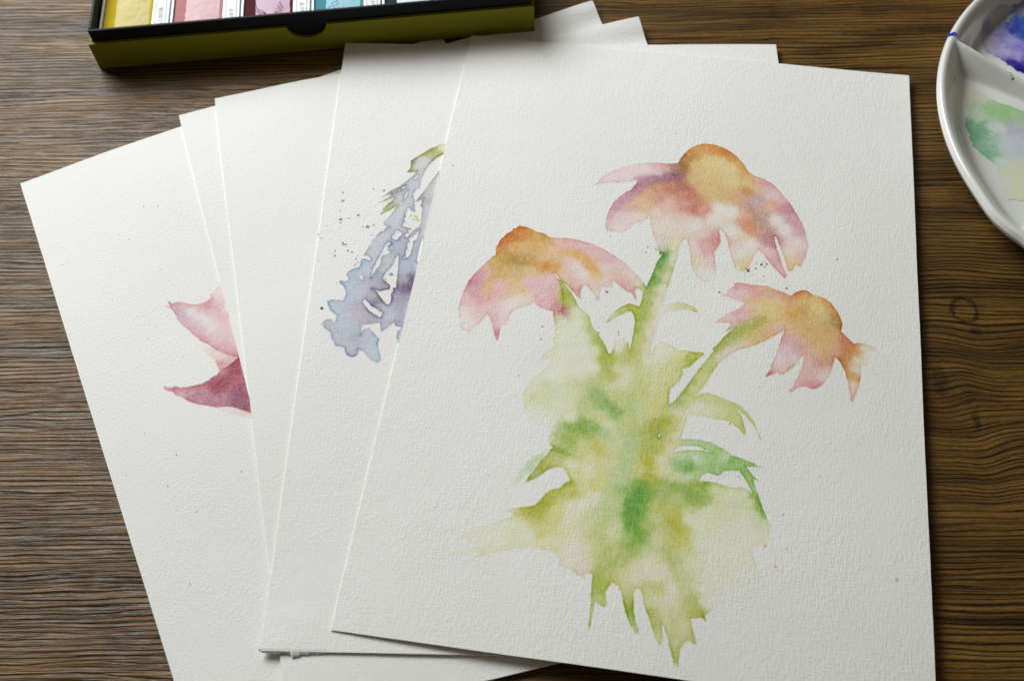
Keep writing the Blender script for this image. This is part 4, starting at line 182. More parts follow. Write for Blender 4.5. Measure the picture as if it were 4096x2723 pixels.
# ------------------------------------------------------------------ materials
def new_mat(name):
    m = bpy.data.materials.new(name); m.use_nodes = True; nt = m.node_tree
    return m, nt, nt.nodes['Principled BSDF'], nt.nodes, nt.links
def simple(name, col, rough=.5, spec=.5, noise=0, scale=300, bump=0, bscale=1500):
    m, nt, b, N, L = new_mat(name)
    b.inputs['Base Color'].default_value = (*col, 1); b.inputs['Roughness'].default_value = rough; b.inputs['Specular IOR Level'].default_value = spec
    tc = N.new('ShaderNodeTexCoord')
    if noise:
        n = N.new('ShaderNodeTexNoise'); n.inputs['Scale'].default_value = scale; n.inputs['Detail'].default_value = 4; L.new(tc.outputs['Object'], n.inputs['Vector'])
        r = N.new('ShaderNodeMapRange'); r.inputs['To Min'].default_value = 1-noise; r.inputs['To Max'].default_value = 1+noise; L.new(n.outputs['Fac'], r.inputs['Value'])
        x = N.new('ShaderNodeMix'); x.data_type = 'RGBA'; x.blend_type = 'MULTIPLY'; x.inputs['Factor'].default_value = 1
        x.inputs[6].default_value = (*col, 1); L.new(r.outputs['Result'], x.inputs[7]); L.new(x.outputs[2], b.inputs['Base Color'])
    if bump:
        n = N.new('ShaderNodeTexNoise'); n.inputs['Scale'].default_value = bscale; n.inputs['Detail'].default_value = 3; L.new(tc.outputs['Object'], n.inputs['Vector'])
        u = N.new('ShaderNodeBump'); u.inputs['Distance'].default_value = bump*MM; L.new(n.outputs['Fac'], u.inputs['Height']); L.new(u.outputs['Normal'], b.inputs['Normal'])
    return m
def paper_mat(name, weave, rot=0., depth=.145):
    m, nt, b, N, L = new_mat(name)
    b.inputs['Roughness'].default_value = .92; b.inputs['Specular IOR Level'].default_value = .25
    at = N.new('ShaderNodeAttribute'); at.attribute_name = 'pigment'
    tc = N.new('ShaderNodeTexCoord')
    def mapped(sx, sy, r=0):
        mp = N.new('ShaderNodeMapping'); mp.vector_type = 'TEXTURE' if r else 'POINT'
        a = N.new('ShaderNodeMapping'); a.inputs['Rotation'].default_value = (0, 0, r); L.new(tc.outputs['Object'], a.inputs['Vector'])
        mp.vector_type = 'POINT'; mp.inputs['Scale'].default_value = (sx*1000, sy*1000, 1000); L.new(a.outputs['Vector'], mp.inputs['Vector'])
        return mp.outputs['Vector']
    def noise(vec, sc, det, rough=.55):
        n = N.new('ShaderNodeTexNoise'); n.inputs['Scale'].default_value = sc; n.inputs['Detail'].default_value = det; n.inputs['Roughness'].default_value = rough
        L.new(vec, n.inputs['Vector']); return n.outputs['Fac']
    def math_(op, a, bb):
        n = N.new('ShaderNodeMath'); n.operation = op
        for k, v in enumerate((a, bb)):
            if isinstance(v, (int, float)): n.inputs[k].default_value = v
            else: L.new(v, n.inputs[k])
        return n.outputs[0]
    vert = noise(mapped(1.45, .30, rot), 1, 2); hori = noise(mapped(.40, 1.5, rot), 1, 2); grain = noise(mapped(1, 1), 1.1, 4, .6)
    h = math_('ADD', math_('MULTIPLY', vert, weave), math_('MULTIPLY', hori, weave*.7)); h = math_('ADD', h, math_('MULTIPLY', grain, 1.25-.75*weave))
    worn = N.new('ShaderNodeMapRange'); L.new(noise(mapped(.03, .03), 1, 3), worn.inputs['Value'])
    for k, v_ in zip(('From Min', 'From Max', 'To Min', 'To Max'), (.3, .7, .55, 1.35)): worn.inputs[k].default_value = v_
    bp = N.new('ShaderNodeBump'); bp.inputs['Distance'].default_value = depth*MM; L.new(math_('MULTIPLY', h, worn.outputs['Result']), bp.inputs['Height']); L.new(bp.outputs['Normal'], b.inputs['Normal'])
    tint = noise(mapped(.012, .012), 1, 3)
    r = N.new('ShaderNodeMix'); r.data_type = 'RGBA'; L.new(tint, r.inputs['Factor']); r.inputs[6].default_value = (.80, .79, .76, 1); r.inputs[7].default_value = (.83, .825, .80, 1)
    tooth = N.new('ShaderNodeMapRange'); L.new(math_('DIVIDE', h, weave*1.7+1.25-.75*weave), tooth.inputs['Value'])
    for k, v_ in zip(('From Min', 'From Max', 'To Min', 'To Max'), (.33, .67, 1.32, .68)): tooth.inputs[k].default_value = v_
    gm = N.new('ShaderNodeGamma'); L.new(at.outputs['Color'], gm.inputs['Color']); L.new(tooth.outputs['Result'], gm.inputs['Gamma'])      # pigment settles in the paper's tooth
    x = N.new('ShaderNodeMix'); x.data_type = 'RGBA'; x.blend_type = 'MULTIPLY'; x.inputs['Factor'].default_value = 1
    L.new(r.outputs[2], x.inputs[6]); L.new(gm.outputs['Color'], x.inputs[7]); L.new(x.outputs[2], b.inputs['Base Color'])
    return m
def wood_mat():
    m, nt, b, N, L = new_mat('wood')
    tc = N.new('ShaderNodeTexCoord')
    def math_(op, a, bb=0., c=0.):
        n = N.new('ShaderNodeMath'); n.operation = op
        for k, v in enumerate((a, bb, c)):
            if isinstance(v, (int, float)): n.inputs[k].default_value = v
            else: L.new(v, n.inputs[k])
        return n.outputs[0]
    sp = N.new('ShaderNodeSeparateXYZ'); mpp = N.new('ShaderNodeMapping'); mpp.inputs['Rotation'].default_value = (0, 0, math.radians(2.2)); mpp.inputs['Scale'].default_value = (1000, 1000, 1000)
    L.new(tc.outputs['Object'], mpp.inputs['Vector']); L.new(mpp.outputs['Vector'], sp.inputs[0]); X, Y = sp.outputs[0], sp.outputs[1]
    def comb(x, y, z=0.):
        c = N.new('ShaderNodeCombineXYZ')
        for k, v in enumerate((x, y, z)):
            if isinstance(v, (int, float)): c.inputs[k].default_value = v
            else: L.new(v, c.inputs[k])
        return c.outputs[0]
    def noise(x, y, det=2, rough=.5, z=0., dist=0.):
        n = N.new('ShaderNodeTexNoise'); n.inputs['Scale'].default_value = 1; n.inputs['Detail'].default_value = det; n.inputs['Roughness'].default_value = rough
        n.inputs['Distortion'].default_value = dist
        L.new(comb(x, y, z), n.inputs['Vector']); return n.outputs['Fac']
    def ramp(f, a, bb, lo=0., hi=1.):
        n = N.new('ShaderNodeMapRange'); n.interpolation_type = 'SMOOTHSTEP'; L.new(f, n.inputs['Value'])
        for k, v in zip(('From Min', 'From Max', 'To Min', 'To Max'), (a, bb, lo, hi)): n.inputs[k].default_value = v
        return n.outputs['Result']
    # grain lines bend: slow waves along the board, knots push them aside
    Yw = math_('ADD', Y, math_('MULTIPLY', math_('SUBTRACT', noise(math_('MULTIPLY', X, .008), math_('MULTIPLY', Y, .03), 3), .5), 4.5))
    Yw = math_('ADD', Yw, math_('MULTIPLY', math_('SUBTRACT', noise(math_('MULTIPLY', X, .06), math_('MULTIPLY', Y, .12), 2, z=4.), .5), .9))
    kn = noise(math_('MULTIPLY', X, .35), math_('MULTIPLY', Y, .35), 3)
    ring = None
    for kx, ky, kr, ax, ay, fill in KNOTS:
        dx = math_('SUBTRACT', X, kx); dy = math_('SUBTRACT', Y, ky)
        d = math_('SQRT', math_('ADD', math_('MULTIPLY', math_('MULTIPLY', dx, dx), ax), math_('MULTIPLY', math_('MULTIPLY', dy, dy), ay)))
        g = math_('EXPONENT', math_('MULTIPLY', math_('MULTIPLY', d, d), -1/(2*(kr*2.6)**2)))
        Yw = math_('ADD', Yw, math_('MULTIPLY', math_('MULTIPLY', g, dy), -.24))
        d = math_('ADD', d, math_('MULTIPLY', math_('SUBTRACT', kn, .5), 7.0 if fill else 4.0))
        if fill: rr = math_('MULTIPLY', ramp(d, kr*1.15, kr*.3), .7)
        else:
            q = math_('DIVIDE', math_('SUBTRACT', d, kr), .95); rr = math_('MULTIPLY', math_('EXPONENT', math_('MULTIPLY', math_('MULTIPLY', q, q), -1.0)), ramp(kn, .30, .52, .35, 1.0))
        ring = rr if ring is None else math_('MAXIMUM', ring, rr)
    ph = noise(math_('MULTIPLY', X, .011), math_('MULTIPLY', Yw, .085), 2, .5, z=2.)
    wave = math_('SINE', math_('ADD', math_('MULTIPLY', Yw, 6.2832/2.2), math_('MULTIPLY', ph, 24.0)))
    wave2 = math_('SINE', math_('ADD', math_('MULTIPLY', Yw, 6.2832/1.0), math_('MULTIPLY', noise(math_('MULTIPLY', X, .013), math_('MULTIPLY', Yw, .1), 2, .5, z=5.), 24.0)))
    amp = ramp(noise(math_('MULTIPLY', X, .022), math_('MULTIPLY', Yw, .2), 2, .5, z=9.), .30, .50)
    ridge = noise(math_('MULTIPLY', X, .016), math_('MULTIPLY', Yw, .95), 2, .5)
    fine = noise(math_('MULTIPLY', X, .34), math_('MULTIPLY', Yw, 2.4), 3, .6)
    broad = noise(math_('MULTIPLY', X, .006), math_('MULTIPLY', Yw, .055), 3, .6)
    blot = noise(math_('MULTIPLY', X, .022), math_('MULTIPLY', Yw, .05), 4, .6, z=3.)
    wv = math_('ADD', math_('MULTIPLY', math_('MULTIPLY', ramp(wave, -1., .0), amp), .6), math_('MULTIPLY', math_('MULTIPLY', ramp(wave2, -1., .1), math_('SUBTRACT', 1.0, amp)), .45))
    rh = math_('ADD', math_('MULTIPLY', wv, .95), math_('MULTIPLY', ramp(ridge, .34, .62), .38))
    height = math_('ADD', rh, math_('MULTIPLY', fine, .22))
    bp = N.new('ShaderNodeBump'); bp.inputs['Strength'].default_value = 1.0; bp.inputs['Distance'].default_value = .46*MM; L.new(height, bp.inputs['Height']); L.new(bp.outputs['Normal'], b.inputs['Normal'])
    cr = N.new('ShaderNodeValToRGB'); L.new(math_('ADD', math_('MULTIPLY', rh, .40), math_('MULTIPLY', fine, .60)), cr.inputs['Fac'])
    e = cr.color_ramp.elements; e[0].position = .15; e[0].color = (.018, .009, .003, 1); e[1].position = .80; e[1].color = (.160, .082, .018, 1)
    k = e.new(.45); k.color = (.074, .036, .006, 1)
    def mulmix(col, fac_socket):
        x = N.new('ShaderNodeMix'); x.data_type = 'RGBA'; x.blend_type = 'MULTIPLY'; x.inputs['Factor'].default_value = 1; L.new(col, x.inputs[6]); L.new(fac_socket, x.inputs[7]); return x.outputs[2]
    c = mulmix(cr.outputs['Color'], ramp(broad, .3, .68, .5, 1.35)); c = mulmix(c, ramp(blot, .28, .5, .55, 1.1))
    streak = noise(math_('MULTIPLY', X, .008), math_('MULTIPLY', Yw, .16), 2, .5, z=11.)
    c = mulmix(c, ramp(streak, .27, .35, .35, 1.0)); soft = ramp(noise(math_('MULTIPLY', X, .013), math_('MULTIPLY', Yw, .03), 2, .5, z=15.), .35, .62, .0, .55)      # worn patches where the grooves are filled
    gv = ramp(rh, .10, .55, .38, 1.15); c = mulmix(c, math_('ADD', math_('MULTIPLY', gv, math_('SUBTRACT', 1.0, soft)), soft))
    pores = ramp(noise(math_('MULTIPLY', X, .12), math_('MULTIPLY', Yw, 3.4), 2, .5, z=21.), .30, .40, .45, 1.0); c = mulmix(c, pores); c = mulmix(c, math_('SUBTRACT', 1.0, math_('MULTIPLY', ring, .78)))
    L.new(c, b.inputs['Base Color'])
    L.new(ramp(fine, .3, .7, .36, .52), b.inputs['Roughness']); b.inputs['Specular IOR Level'].default_value = .34
    return m
M_PAPER = [paper_mat('watercolour_paper_felt', 1.0), paper_mat('watercolour_paper_felt_pale', .9), paper_mat('watercolour_paper_fine', .75, .2, .115),
           paper_mat('watercolour_paper_rough', .45, .5, .14), paper_mat('watercolour_paper_rough_grain', .5, .6, .145)]
M_EDGE = simple('cut_paper_edge', (.84, .83, .79), .9, .2)
M_WOOD = wood_mat()
M_GREEN = simple('olive_book_cloth', (.19, .186, .005), .65, .2, .10, 500, .04, 2500)
M_BLACK = simple('black_card', (.005, .005, .0055), .55, .14, .1, 400, .02, 2000)
M_PLASTIC = simple('white_plastic', (.78, .80, .84), .3, .5)
M_LABEL = simple('label_paper', (.76, .77, .76), .6, .3, .03, 300)
M_INK = simple('grey_ink', (.24, .25, .28), .6, .2)
M_LINE = simple('label_line_ink', (.25, .26, .34), .6, .2)
def porcelain():
    m, nt, b, N, L = new_mat('glazed_porcelain')
    at = N.new('ShaderNodeAttribute'); at.attribute_name = 'pigment'
    x = N.new('ShaderNodeMix'); x.data_type = 'RGBA'; x.blend_type = 'MULTIPLY'; x.inputs['Factor'].default_value = 1
    x.inputs[6].default_value = (.70, .71, .68, 1); L.new(at.outputs['Color'], x.inputs[7]); L.new(x.outputs[2], b.inputs['Base Color'])
    b.inputs['Roughness'].default_value = .16; b.inputs['Coat Weight'].default_value = .3; b.inputs['Coat Roughness'].default_value = .05
    return m
M_PORC = porcelain()

# ------------------------------------------------------------------ table
bm = bmesh.new(); bm_box(bm, -520, 520, -60, 640, -30, 0)
table = tag(bm_obj('table', bm, M_WOOD), kind='structure')

# ------------------------------------------------------------------ sheets of paper
W, H, TH = 210.0, 297.0, .55
def sheet_root(i, label):
    x, y, th = SHEETS[i]
    return tag(empty('paper_sheet', (x*MM, y*MM, 0), (0, 0, th)), label, 'paper sheet', 'watercolour sheets fanned out on the table')
def sheet_body(i, root, nu=70, nv=99):
    us = np.linspace(0, W, nu); vs = np.linspace(0, H, nv)
    U, V = np.meshgrid(us, vs); edge = .07*fbm(U, V, .15, 300+i*7)      # cut edges are never quite straight
    U2 = U+np.where((U == 0) | (U == W), edge, 0); V2 = V+np.where((V == 0) | (V == H), edge, 0)
    Z = sheet_z(i, U2, V2)
    top = np.stack([U2, -V2, Z], -1).reshape(-1, 3); bot = np.stack([U2, -V2, Z-TH], -1).reshape(-1, 3)
    n = nu*nv; idx = np.arange(n).reshape(nv, nu)
    pts = [top, bot]; base = 2*n
    q = np.stack([idx[:-1, :-1], idx[1:, :-1], idx[1:, 1:], idx[:-1, 1:]], -1).reshape(-1, 4)
    F = [q, q[:, ::-1]+n]
    for line in (idx[0, :], idx[:, -1], idx[-1, ::-1], idx[::-1, 0]):
        m = len(line); pts += [top[line], bot[line]]; a = base+np.arange(m); base += 2*m      # own vertices: crisp cut edge
        F.append(np.stack([a[:-1], a[1:], a[1:]+m, a[:-1]+m], -1))
    o = mesh_obj('paper', np.concatenate(pts)*MM, np.concatenate(F), M_PAPER[i], root, False, np.ones(3))
    o.data.materials.append(M_EDGE); mi = np.zeros(len(o.data.polygons), np.int32); mi[2*len(q):] = 1; o.data.polygons.foreach_set('material_index', mi)
    sm = np.zeros(len(o.data.polygons), bool); sm[:2*len(q)] = True; o.data.polygons.foreach_set('use_smooth', sm)
    return o
def painted_parts(i, root, box, step, layers, gaps, paper, names, lift=.012, rays=None):
    """layers: (shapes, colours, edge, warp); later layers lie over earlier ones"""
    u = np.arange(box[0], box[2], step); v = np.arange(box[1], box[3], step); U, V = np.meshgrid(u, v)
    D = np.zeros(U.shape+(3,)); cover = np.zeros(U.shape); part = np.full(U.shape, -1)
    for n, (shapes, cols, edge, warp, grey) in enumerate(layers):
        s = np.full(U.shape, -50.)
        for sh in shapes: s = np.maximum(s, sdf(sh, U, V))
        for g in gaps: s = np.minimum(s, -sdf(g, U, V))
        s = s+.22*fbm(U, V, 1.1, 60+n)+.14*fbm(U, V, .45, 66+n)
        if edge < 0: s = s-1.6*np.clip(fbm(U, V, .9, 90)+.1, 0, 1)      # dry brush
        a = smooth((s+.16)/.34); m = a > .01
        d, pt = wash(cols, U[m], V[m], paper, warp, grey=grey, rays=rays)
        x, y, ss = U[m], V[m], np.clip(s[m], 0, None)
        bleed = .97+.10*fbm(x, y, .12, 70+n)+.10*fbm(x, y, .6, 75+n)
        grain = 1+.16*fbm(x, y, 1.4, 80+n, 2)
        rim = abs(edge)*np.exp(-ss/.42)*np.clip(1+1.3*fbm(x, y, .16, 85+n), .1, 2)
        tot = d.sum(1, keepdims=True)+1e-6
        strong = np.clip(tot[:, 0]/.25, 0, 1)                                # clean water leaves no line
        d = d*(bleed*grain*(1+.95*rim)-.05)[:, None]+(.6*d/tot+.13)*(rim*strong*.28)[:, None]
        A = a[m][:, None]; D[m] = D[m]*(1-A)+d*A; cover[m] = np.maximum(cover[m], a[m]); part[m] = pt
    on = cover > .01
    cell = on[:-1, :-1] | on[1:, :-1] | on[1:, 1:] | on[:-1, 1:]
    pc = np.maximum.reduce([part[:-1, :-1], part[1:, :-1], part[1:, 1:], part[:-1, 1:]])
    T = np.exp(-np.clip(D, 0, 6)); idx = np.arange(U.size).reshape(U.shape)
    q = np.stack([idx[:-1, :-1], idx[1:, :-1], idx[1:, 1:], idx[:-1, 1:]], -1)
    for k, (nm, lab) in enumerate(names):
        f = q[cell & (pc == k)]
        if not len(f): continue
        used, inv = np.unique(f.ravel(), return_inverse=True)
        uu, vv = U.ravel()[used], V.ravel()[used]
        co = np.stack([uu, -vv, sheet_z(i, uu, vv)+lift], -1)*MM
        o = mesh_obj(nm, co, inv.reshape(-1, 4), M_PAPER[i], root, True, T.reshape(-1, 3)[used])
        if lab: o['label'] = lab
def specks(i, root, dots, paper, name='paint_specks'):
    vs, fs, cs = [], [], []
    rng = np.random.default_rng(50+i)
    for (u, v, r, cr, cg, cb) in dots:
        n = 10; ph = rng.random()*6.28; el = 1+.35*rng.random(); an = rng.random()*3.14
        t = np.clip(lin((cr, cg, cb))/lin(paper), .01, 1); b0 = len(vs)
        for ringr, tt in ((0., t**.75), (.72, t**.85), (1.0, t**1.25)):
            for k in range(n if ringr else 1):
                a = ph+k*6.2832/n; rr = r*ringr*(1+.16*math.sin(3*a+ph)+.1*rng.random())
                du, dv = rr*math.cos(a)*el, rr*math.sin(a)
                du, dv = du*math.cos(an)-dv*math.sin(an), du*math.sin(an)+dv*math.cos(an)
                vs.append((u+du, -(v+dv), float(sheet_z(i, u+du, v+dv))+.06)); cs.append(tt)
        for k in range(n):
            k2 = (k+1) % n
            fs.append((b0, b0+1+k2, b0+1+k)); fs.append((b0+1+k, b0+1+k2, b0+1+n+k2)); fs.append((b0+1+k, b0+1+n+k2, b0+1+n+k))
    o = mesh_obj(name, np.array(vs)*MM, fs, M_PAPER[i], root, True, np.array(cs))
    tag(o, kind='stuff')

PAPER_REF = (208, 213, 210)
s5 = sheet_root(4, 'white sheet with part of a dark pink flower, lowest and leftmost of the fan'); sheet_body(4, s5)
C5 = [([P_], C_, .6 if n in (1, 3) else .3, .8, .1) for n, (P_, C_) in enumerate(PINK_LAYERS)]
allp = np.concatenate([np.array(P_) for P_, _ in PINK_LAYERS]); b5 = (*(allp.min(0)-2), *(allp.max(0)+2))
painted_parts(4, s5, b5, .38, C5, [], (217, 223, 221), [('painted_petals', None)]); specks(4, s5, PINK_SPECKS, (217, 223, 221))
s4 = sheet_root(3, 'blank white sheet lying directly over the one with the pink flower'); sheet_body(3, s4)
s3 = sheet_root(2, 'blank white sheet directly under the one with the blue flower'); sheet_body(2, s3)
s2 = sheet_root(1, 'white sheet with a grey blue hanging flower spray, second from the top'); sheet_body(1, s2)
ab = np.array(BLUE_SHAPE)
painted_parts(1, s2, (*(ab.min(0)-2), *(ab.max(0)+2)), .32, [([BLUE_SHAPE], BLUE_COLOURS, 2.0, .6, .40)], BLUE_GAPS, (214, 219, 215), [('painted_blossom_spray', None)])
specks(1, s2, BLUE_SPECKS, (214, 219, 215))
s1 = sheet_root(0, 'topmost white sheet with three pink and orange coneflowers on green stems'); sheet_body(0, s1)
ac = np.concatenate([np.array(s) for s in CONE_SHAPES])
painted_parts(0, s1, (*(ac.min(0)-3), *(ac.max(0)+3)), .29,
    [(CONE_SHAPES, CONE_COLOURS, 1.1, .6, .14), ([CONE_DRY_BRUSH], CONE_DRY_COLOURS, -.1, 1.0, .1)], CONE_GAPS, PAPER_REF,
    [('painted_coneflower', 'pink petals hanging from an orange cone, largest and topmost of the three'), ('painted_coneflower', 'drooping pink petals with orange cone at the left'),
     ('painted_coneflower', 'pale pink petals and yellow orange cone at the right'), ('painted_foliage', 'yellow green and deep green stems and leaves')], rays=CONE_HEARTS)
specks(0, s1, CONE_SPECKS, PAPER_REF)
# torn glue edge at the near left corner of the blue sheet
def torn_edge(root, i=1):
    n = 70; us = np.linspace(-.6, 23.5, n); rows = 5; V_, F_ = [], []
    out = .35+1.0*np.abs(fbm(us, us*0, .35, 500))+.8*np.abs(fbm(us, us*0+5, 1.3, 510)); out += 1.1*np.exp(-((us-12.6)/1.5)**4)-.3*np.exp(-((us-12.6)/.8)**2); out *= smooth((us+.8)/2)*smooth((24-us)/3)
    for k, u in enumerate(us):
        for r in range(rows):
            t = r/(rows-1); v = 297-1.0+t*(1.0+out[k])
            z = float(sheet_z(i, max(u, 0), 297))+.05+.16*math.sin(t*3.14)*(.5+.5*float(fbm(np.array([u]), np.array([v]), .7, 520)[0]))-1.5*t*t*.5
            V_.append((u, -v, z))
    for k in range(n-1):
        for r in range(rows-1):
            a = k*rows+r; F_.append((a, a+1, a+rows+1, a+rows))
    o = mesh_obj('torn_edge', np.array(V_)*MM, F_, M_PAPER[1], root, True, np.ones(3)); o['label'] = 'ragged torn paper shreds at the near left corner'
torn_edge(s2)

# ------------------------------------------------------------------ paint box
BX = empty('paint_box', (-195.6*MM, 400.9*MM, .02*MM), (0, -math.atan(1.9/213), math.radians(2.45)))
tag(BX, 'olive green card box with black inner collar holding the paint pans', 'paint box')
BW, BD, GH, BHH = 214.5, 62.0, 16.0, 22.6
def wall_notched(name, x0, x1, y0, y1, z0, z1, mat, parent, cx=None, rw=0, rd=0, down=True):
    """upright wall with a thumb notch (half ellipse) in its upper edge"""
    bm = bmesh.new(); prof = [(x0, z0), (x1, z0), (x1, z1)]
    if cx is not None:
        for k in range(25):
            a = math.pi*k/24; prof.append((cx+rw*math.cos(a), z1-rd*math.sin(a)))
    prof.append((x0, z1))
    f = bm.faces.new([bm.verts.new((x*MM, y0*MM, z*MM)) for x, z in prof])
    r = bmesh.ops.extrude_face_region(bm, geom=[f]); bmesh.ops.translate(bm, verts=[v for v in r['geom'] if isinstance(v, bmesh.types.BMVert)], vec=(0, (y1-y0)*MM, 0))
    bmesh.ops.triangulate(bm, faces=[f for f in bm.faces if len(f.verts) > 4])
    return bm_obj(name, bm, mat, parent)
wall_notched('front_wall', 0, BW, 0, 1.6, 0, GH, M_GREEN, BX, BW*.487, 9.6, 7.4)
for nm, a in (('side_wall', (0, 1.6, 1.62, BD, 0, GH)), ('side_wall', (BW-1.6, BW, 1.62, BD, 0, GH)), ('back_wall', (1.62, BW-1.62, BD-1.6, BD-.02, 0, GH)), ('floor_panel', (1.62, BW-1.62, 1.62, BD-1.62, .1, 1.7))):
    bm = bmesh.new(); bm_box(bm, *a, bevel=.5); bm_obj(nm, bm, M_GREEN, BX, False)
for nm, a in (('collar', (1.75, BW-1.75, 1.7, 3.3, 1.8, BHH)), ('collar', (1.75, 3.35, 3.32, BD-1.9, 1.8, BHH)), ('collar', (BW-3.35, BW-1.75, 3.32, BD-1.9, 1.8, BHH)), ('collar', (3.4, BW-3.4, BD-3.4, BD-1.95, 1.8, BHH))):
    bm = bmesh.new(); bm_box(bm, *a, bevel=.45); bm_obj(nm, bm, M_BLACK, BX)

# pans: each one a thing of its own standing in the box
def text_mesh(body, size, mat, name, parent, loc, rotz):
    cu = bpy.data.curves.new('lettering', 'FONT'); cu.body = body; cu.size = size*MM; cu.resolution_u = 2; cu.offset = .01*MM
    t = bpy.data.objects.new('lettering', cu); COL.objects.link(t); dg = bpy.context.evaluated_depsgraph_get()
    me = bpy.data.meshes.new_from_object(t.evaluated_get(dg)); bpy.data.objects.remove(t); bpy.data.curves.remove(cu)
    me.materials.clear(); me.materials.append(mat)
    o = bpy.data.objects.new(name, me); COL.objects.link(o); o.parent = parent; o.location = Vector(loc)*MM; o.rotation_euler = (0, 0, rotz)
    return o
def stroke(name, pts, r, mat, parent):
    vs, fs = [], []
    P = np.array(pts, float); T = np.gradient(P[:, :2], axis=0); T /= np.linalg.norm(T, axis=1, keepdims=True)+1e-9
    for k in range(len(P)):
        nx, ny = -T[k, 1], T[k, 0]
        vs += [(P[k, 0]+nx*r, P[k, 1]+ny*r, P[k, 2]), (P[k, 0]-nx*r, P[k, 1]-ny*r, P[k, 2])]
    fs = [(2*k, 2*k+1, 2*k+3, 2*k+2) for k in range(len(P)-1)]
    return mesh_obj(name, np.array(vs)*MM, fs, mat, parent)
PD = 44.0
def pan(k, label, cake, wrap, text, left_shift=0):
    x = 4.0+k*34.35; box_m = BX.matrix_basis
    root = empty('paint_pan'); root.matrix_world = box_m @ Matrix.Translation((x*MM, 4.2*MM, 1.9*MM))
    tag(root, label, 'paint pan', 'paint pans in the box')
    bm = bmesh.new(); w, h = 33.6, 14.6                               # white plastic tray: well + label bank
    bm_box(bm, 0, w, 0, PD, 0, 1.0)
    for a in ((0, 1.3, 0, PD, 1.02, h), (25.3, w, 0, PD, 1.02, h), (1.32, 25.28, 0, 1.2, 1.02, h), (1.32, 25.28, PD-1.2, PD, 1.02, h)): bm_box(bm, *a, bevel=.35)
    bm_obj('pan_body', bm, M_PLASTIC, root)
    mc = simple('paint_cake_%d' % k, cake, .75, .1, .12, 250, .15, 500)
    bm = bmesh.new(); bm_box(bm, 1.4, 25.2, 1.3, PD-1.3, 1.1, 13.7, .8, 3); bm_obj('paint_cake', bm, mc, root)
    mw = simple('wrapper_%d' % k, wrap, .6, .12, .05, 120, .25, 350)
    us = np.linspace(7.0, 23.6, 30); vs_ = np.linspace(1.6, PD-1.6, 40); U, V = np.meshgrid(us, vs_)
    ed = .45*fbm(V, V*0+k*3., .35, 700+k)+.2*fbm(V, V*0, 1.2, 720+k)
    U = U+np.where(U == us[0], ed, 0)+np.where(U == us[-1], ed*.5, 0)
    Z = 13.85+.9*np.sin(np.pi*np.clip((U-7.0)/16.6, 0, 1))*.6+.28*fbm(U, V, .16, 730+k)+.1*fbm(U, V, .5, 740+k)
    idx = np.arange(U.size).reshape(U.shape); q = np.stack([idx[:-1, :-1], idx[:-1, 1:], idx[1:, 1:], idx[1:, :-1]], -1).reshape(-1, 4)
    mesh_obj('wrapper', np.stack([U, V, Z], -1).reshape(-1, 3)*MM, q.tolist(), mw, root, True)
    bm = bmesh.new(); bm_box(bm, 26.6, 32.4, .9, PD-1, h+.02, h+.16); lab = bm_obj('label_strip', bm, M_LABEL, root)
    for xx in (26.9, 32.1): stroke('label_line', [(xx, 1.0, h+.2), (xx, PD-1.2, h+.2)], .12, M_LINE, lab)
    if text: text_mesh(text, 2.5, M_INK, 'lettering', lab, (30.6, 3.2, h+.22), math.pi/2)
    return root
P1 = pan(0, 'yellow paint pan in cream wrapper, leftmost in the box', (.46, .33, .003), (.58, .50, .20), 'No.2 向日葵')
P2 = pan(1, 'pale pink paint pan in pink wrapper', (.44, .19, .19), (.68, .46, .48), 'No.8 令')
P3 = pan(2, 'dark red paint pan in pale wrapper with a red line drawing', (.075, .008, .016), (.60, .42, .52), 'No.5 令')
P4 = pan(3, 'teal paint pan in light blue wrapper', (.06, .24, .30), (.30, .54, .64), 'No.4')
P5 = pan(4, 'dark grey paint pan in pale grey wrapper', (.018, .03, .04), (.66, .74, .80), 'No.')
P6 = pan(5, 'paint pan with cream wrapper at the right end of the box', (.22, .25, .30), (.74, .72, .68), '')
mr = simple('red_ink', (.13, .01, .02), .5, .3); mt = simple('teal_ink', (.02, .16, .2), .5, .3)
z = 15.25
stroke('drawing_line', [(7.0, 8, z), (8.5, 7, z), (9.8, 5.4, z), (11.0, 4.2, z), (12.2, 3.6, z)], .22, mr, P3)
stroke('drawing_line', [(7.4, 12, z), (7.8, 9.5, z), (9.0, 8.3, z), (10.6, 7.6, z), (11.6, 6.2, z), (12.0, 4.6, z)], .25, mr, P3)
stroke('drawing_line', [(11.2, 6.6, z), (12.0, 5.6, z), (12.5, 4.4, z)], .5, mr, P3)
stroke('drawing_line', [(16.4, 5.6, z), (18.2, 5.2, z), (17.4, 6.8, z), (17.2, 4.2, z)], .3, mr, P3)
stroke('drawing_line', [(17.2, 8.2, z), (19.0, 8.4, z), (18.2, 10.2, z), (19.6, 10.8, z), (18.8, 12.8, z)], .34, mr, P3)
stroke('drawing_line', [(7.6, 4.2, z), (8.8, 6.0, z), (10.6, 6.8, z), (10.0, 8.4, z), (12.2, 9.4, z), (12.6, 11.0, z)], .25, mt, P4)
stroke('drawing_line', [(9.0, 3.8, z), (10.4, 4.6, z), (12.4, 4.2, z), (13.4, 6.0, z)], .2, mt, P4)

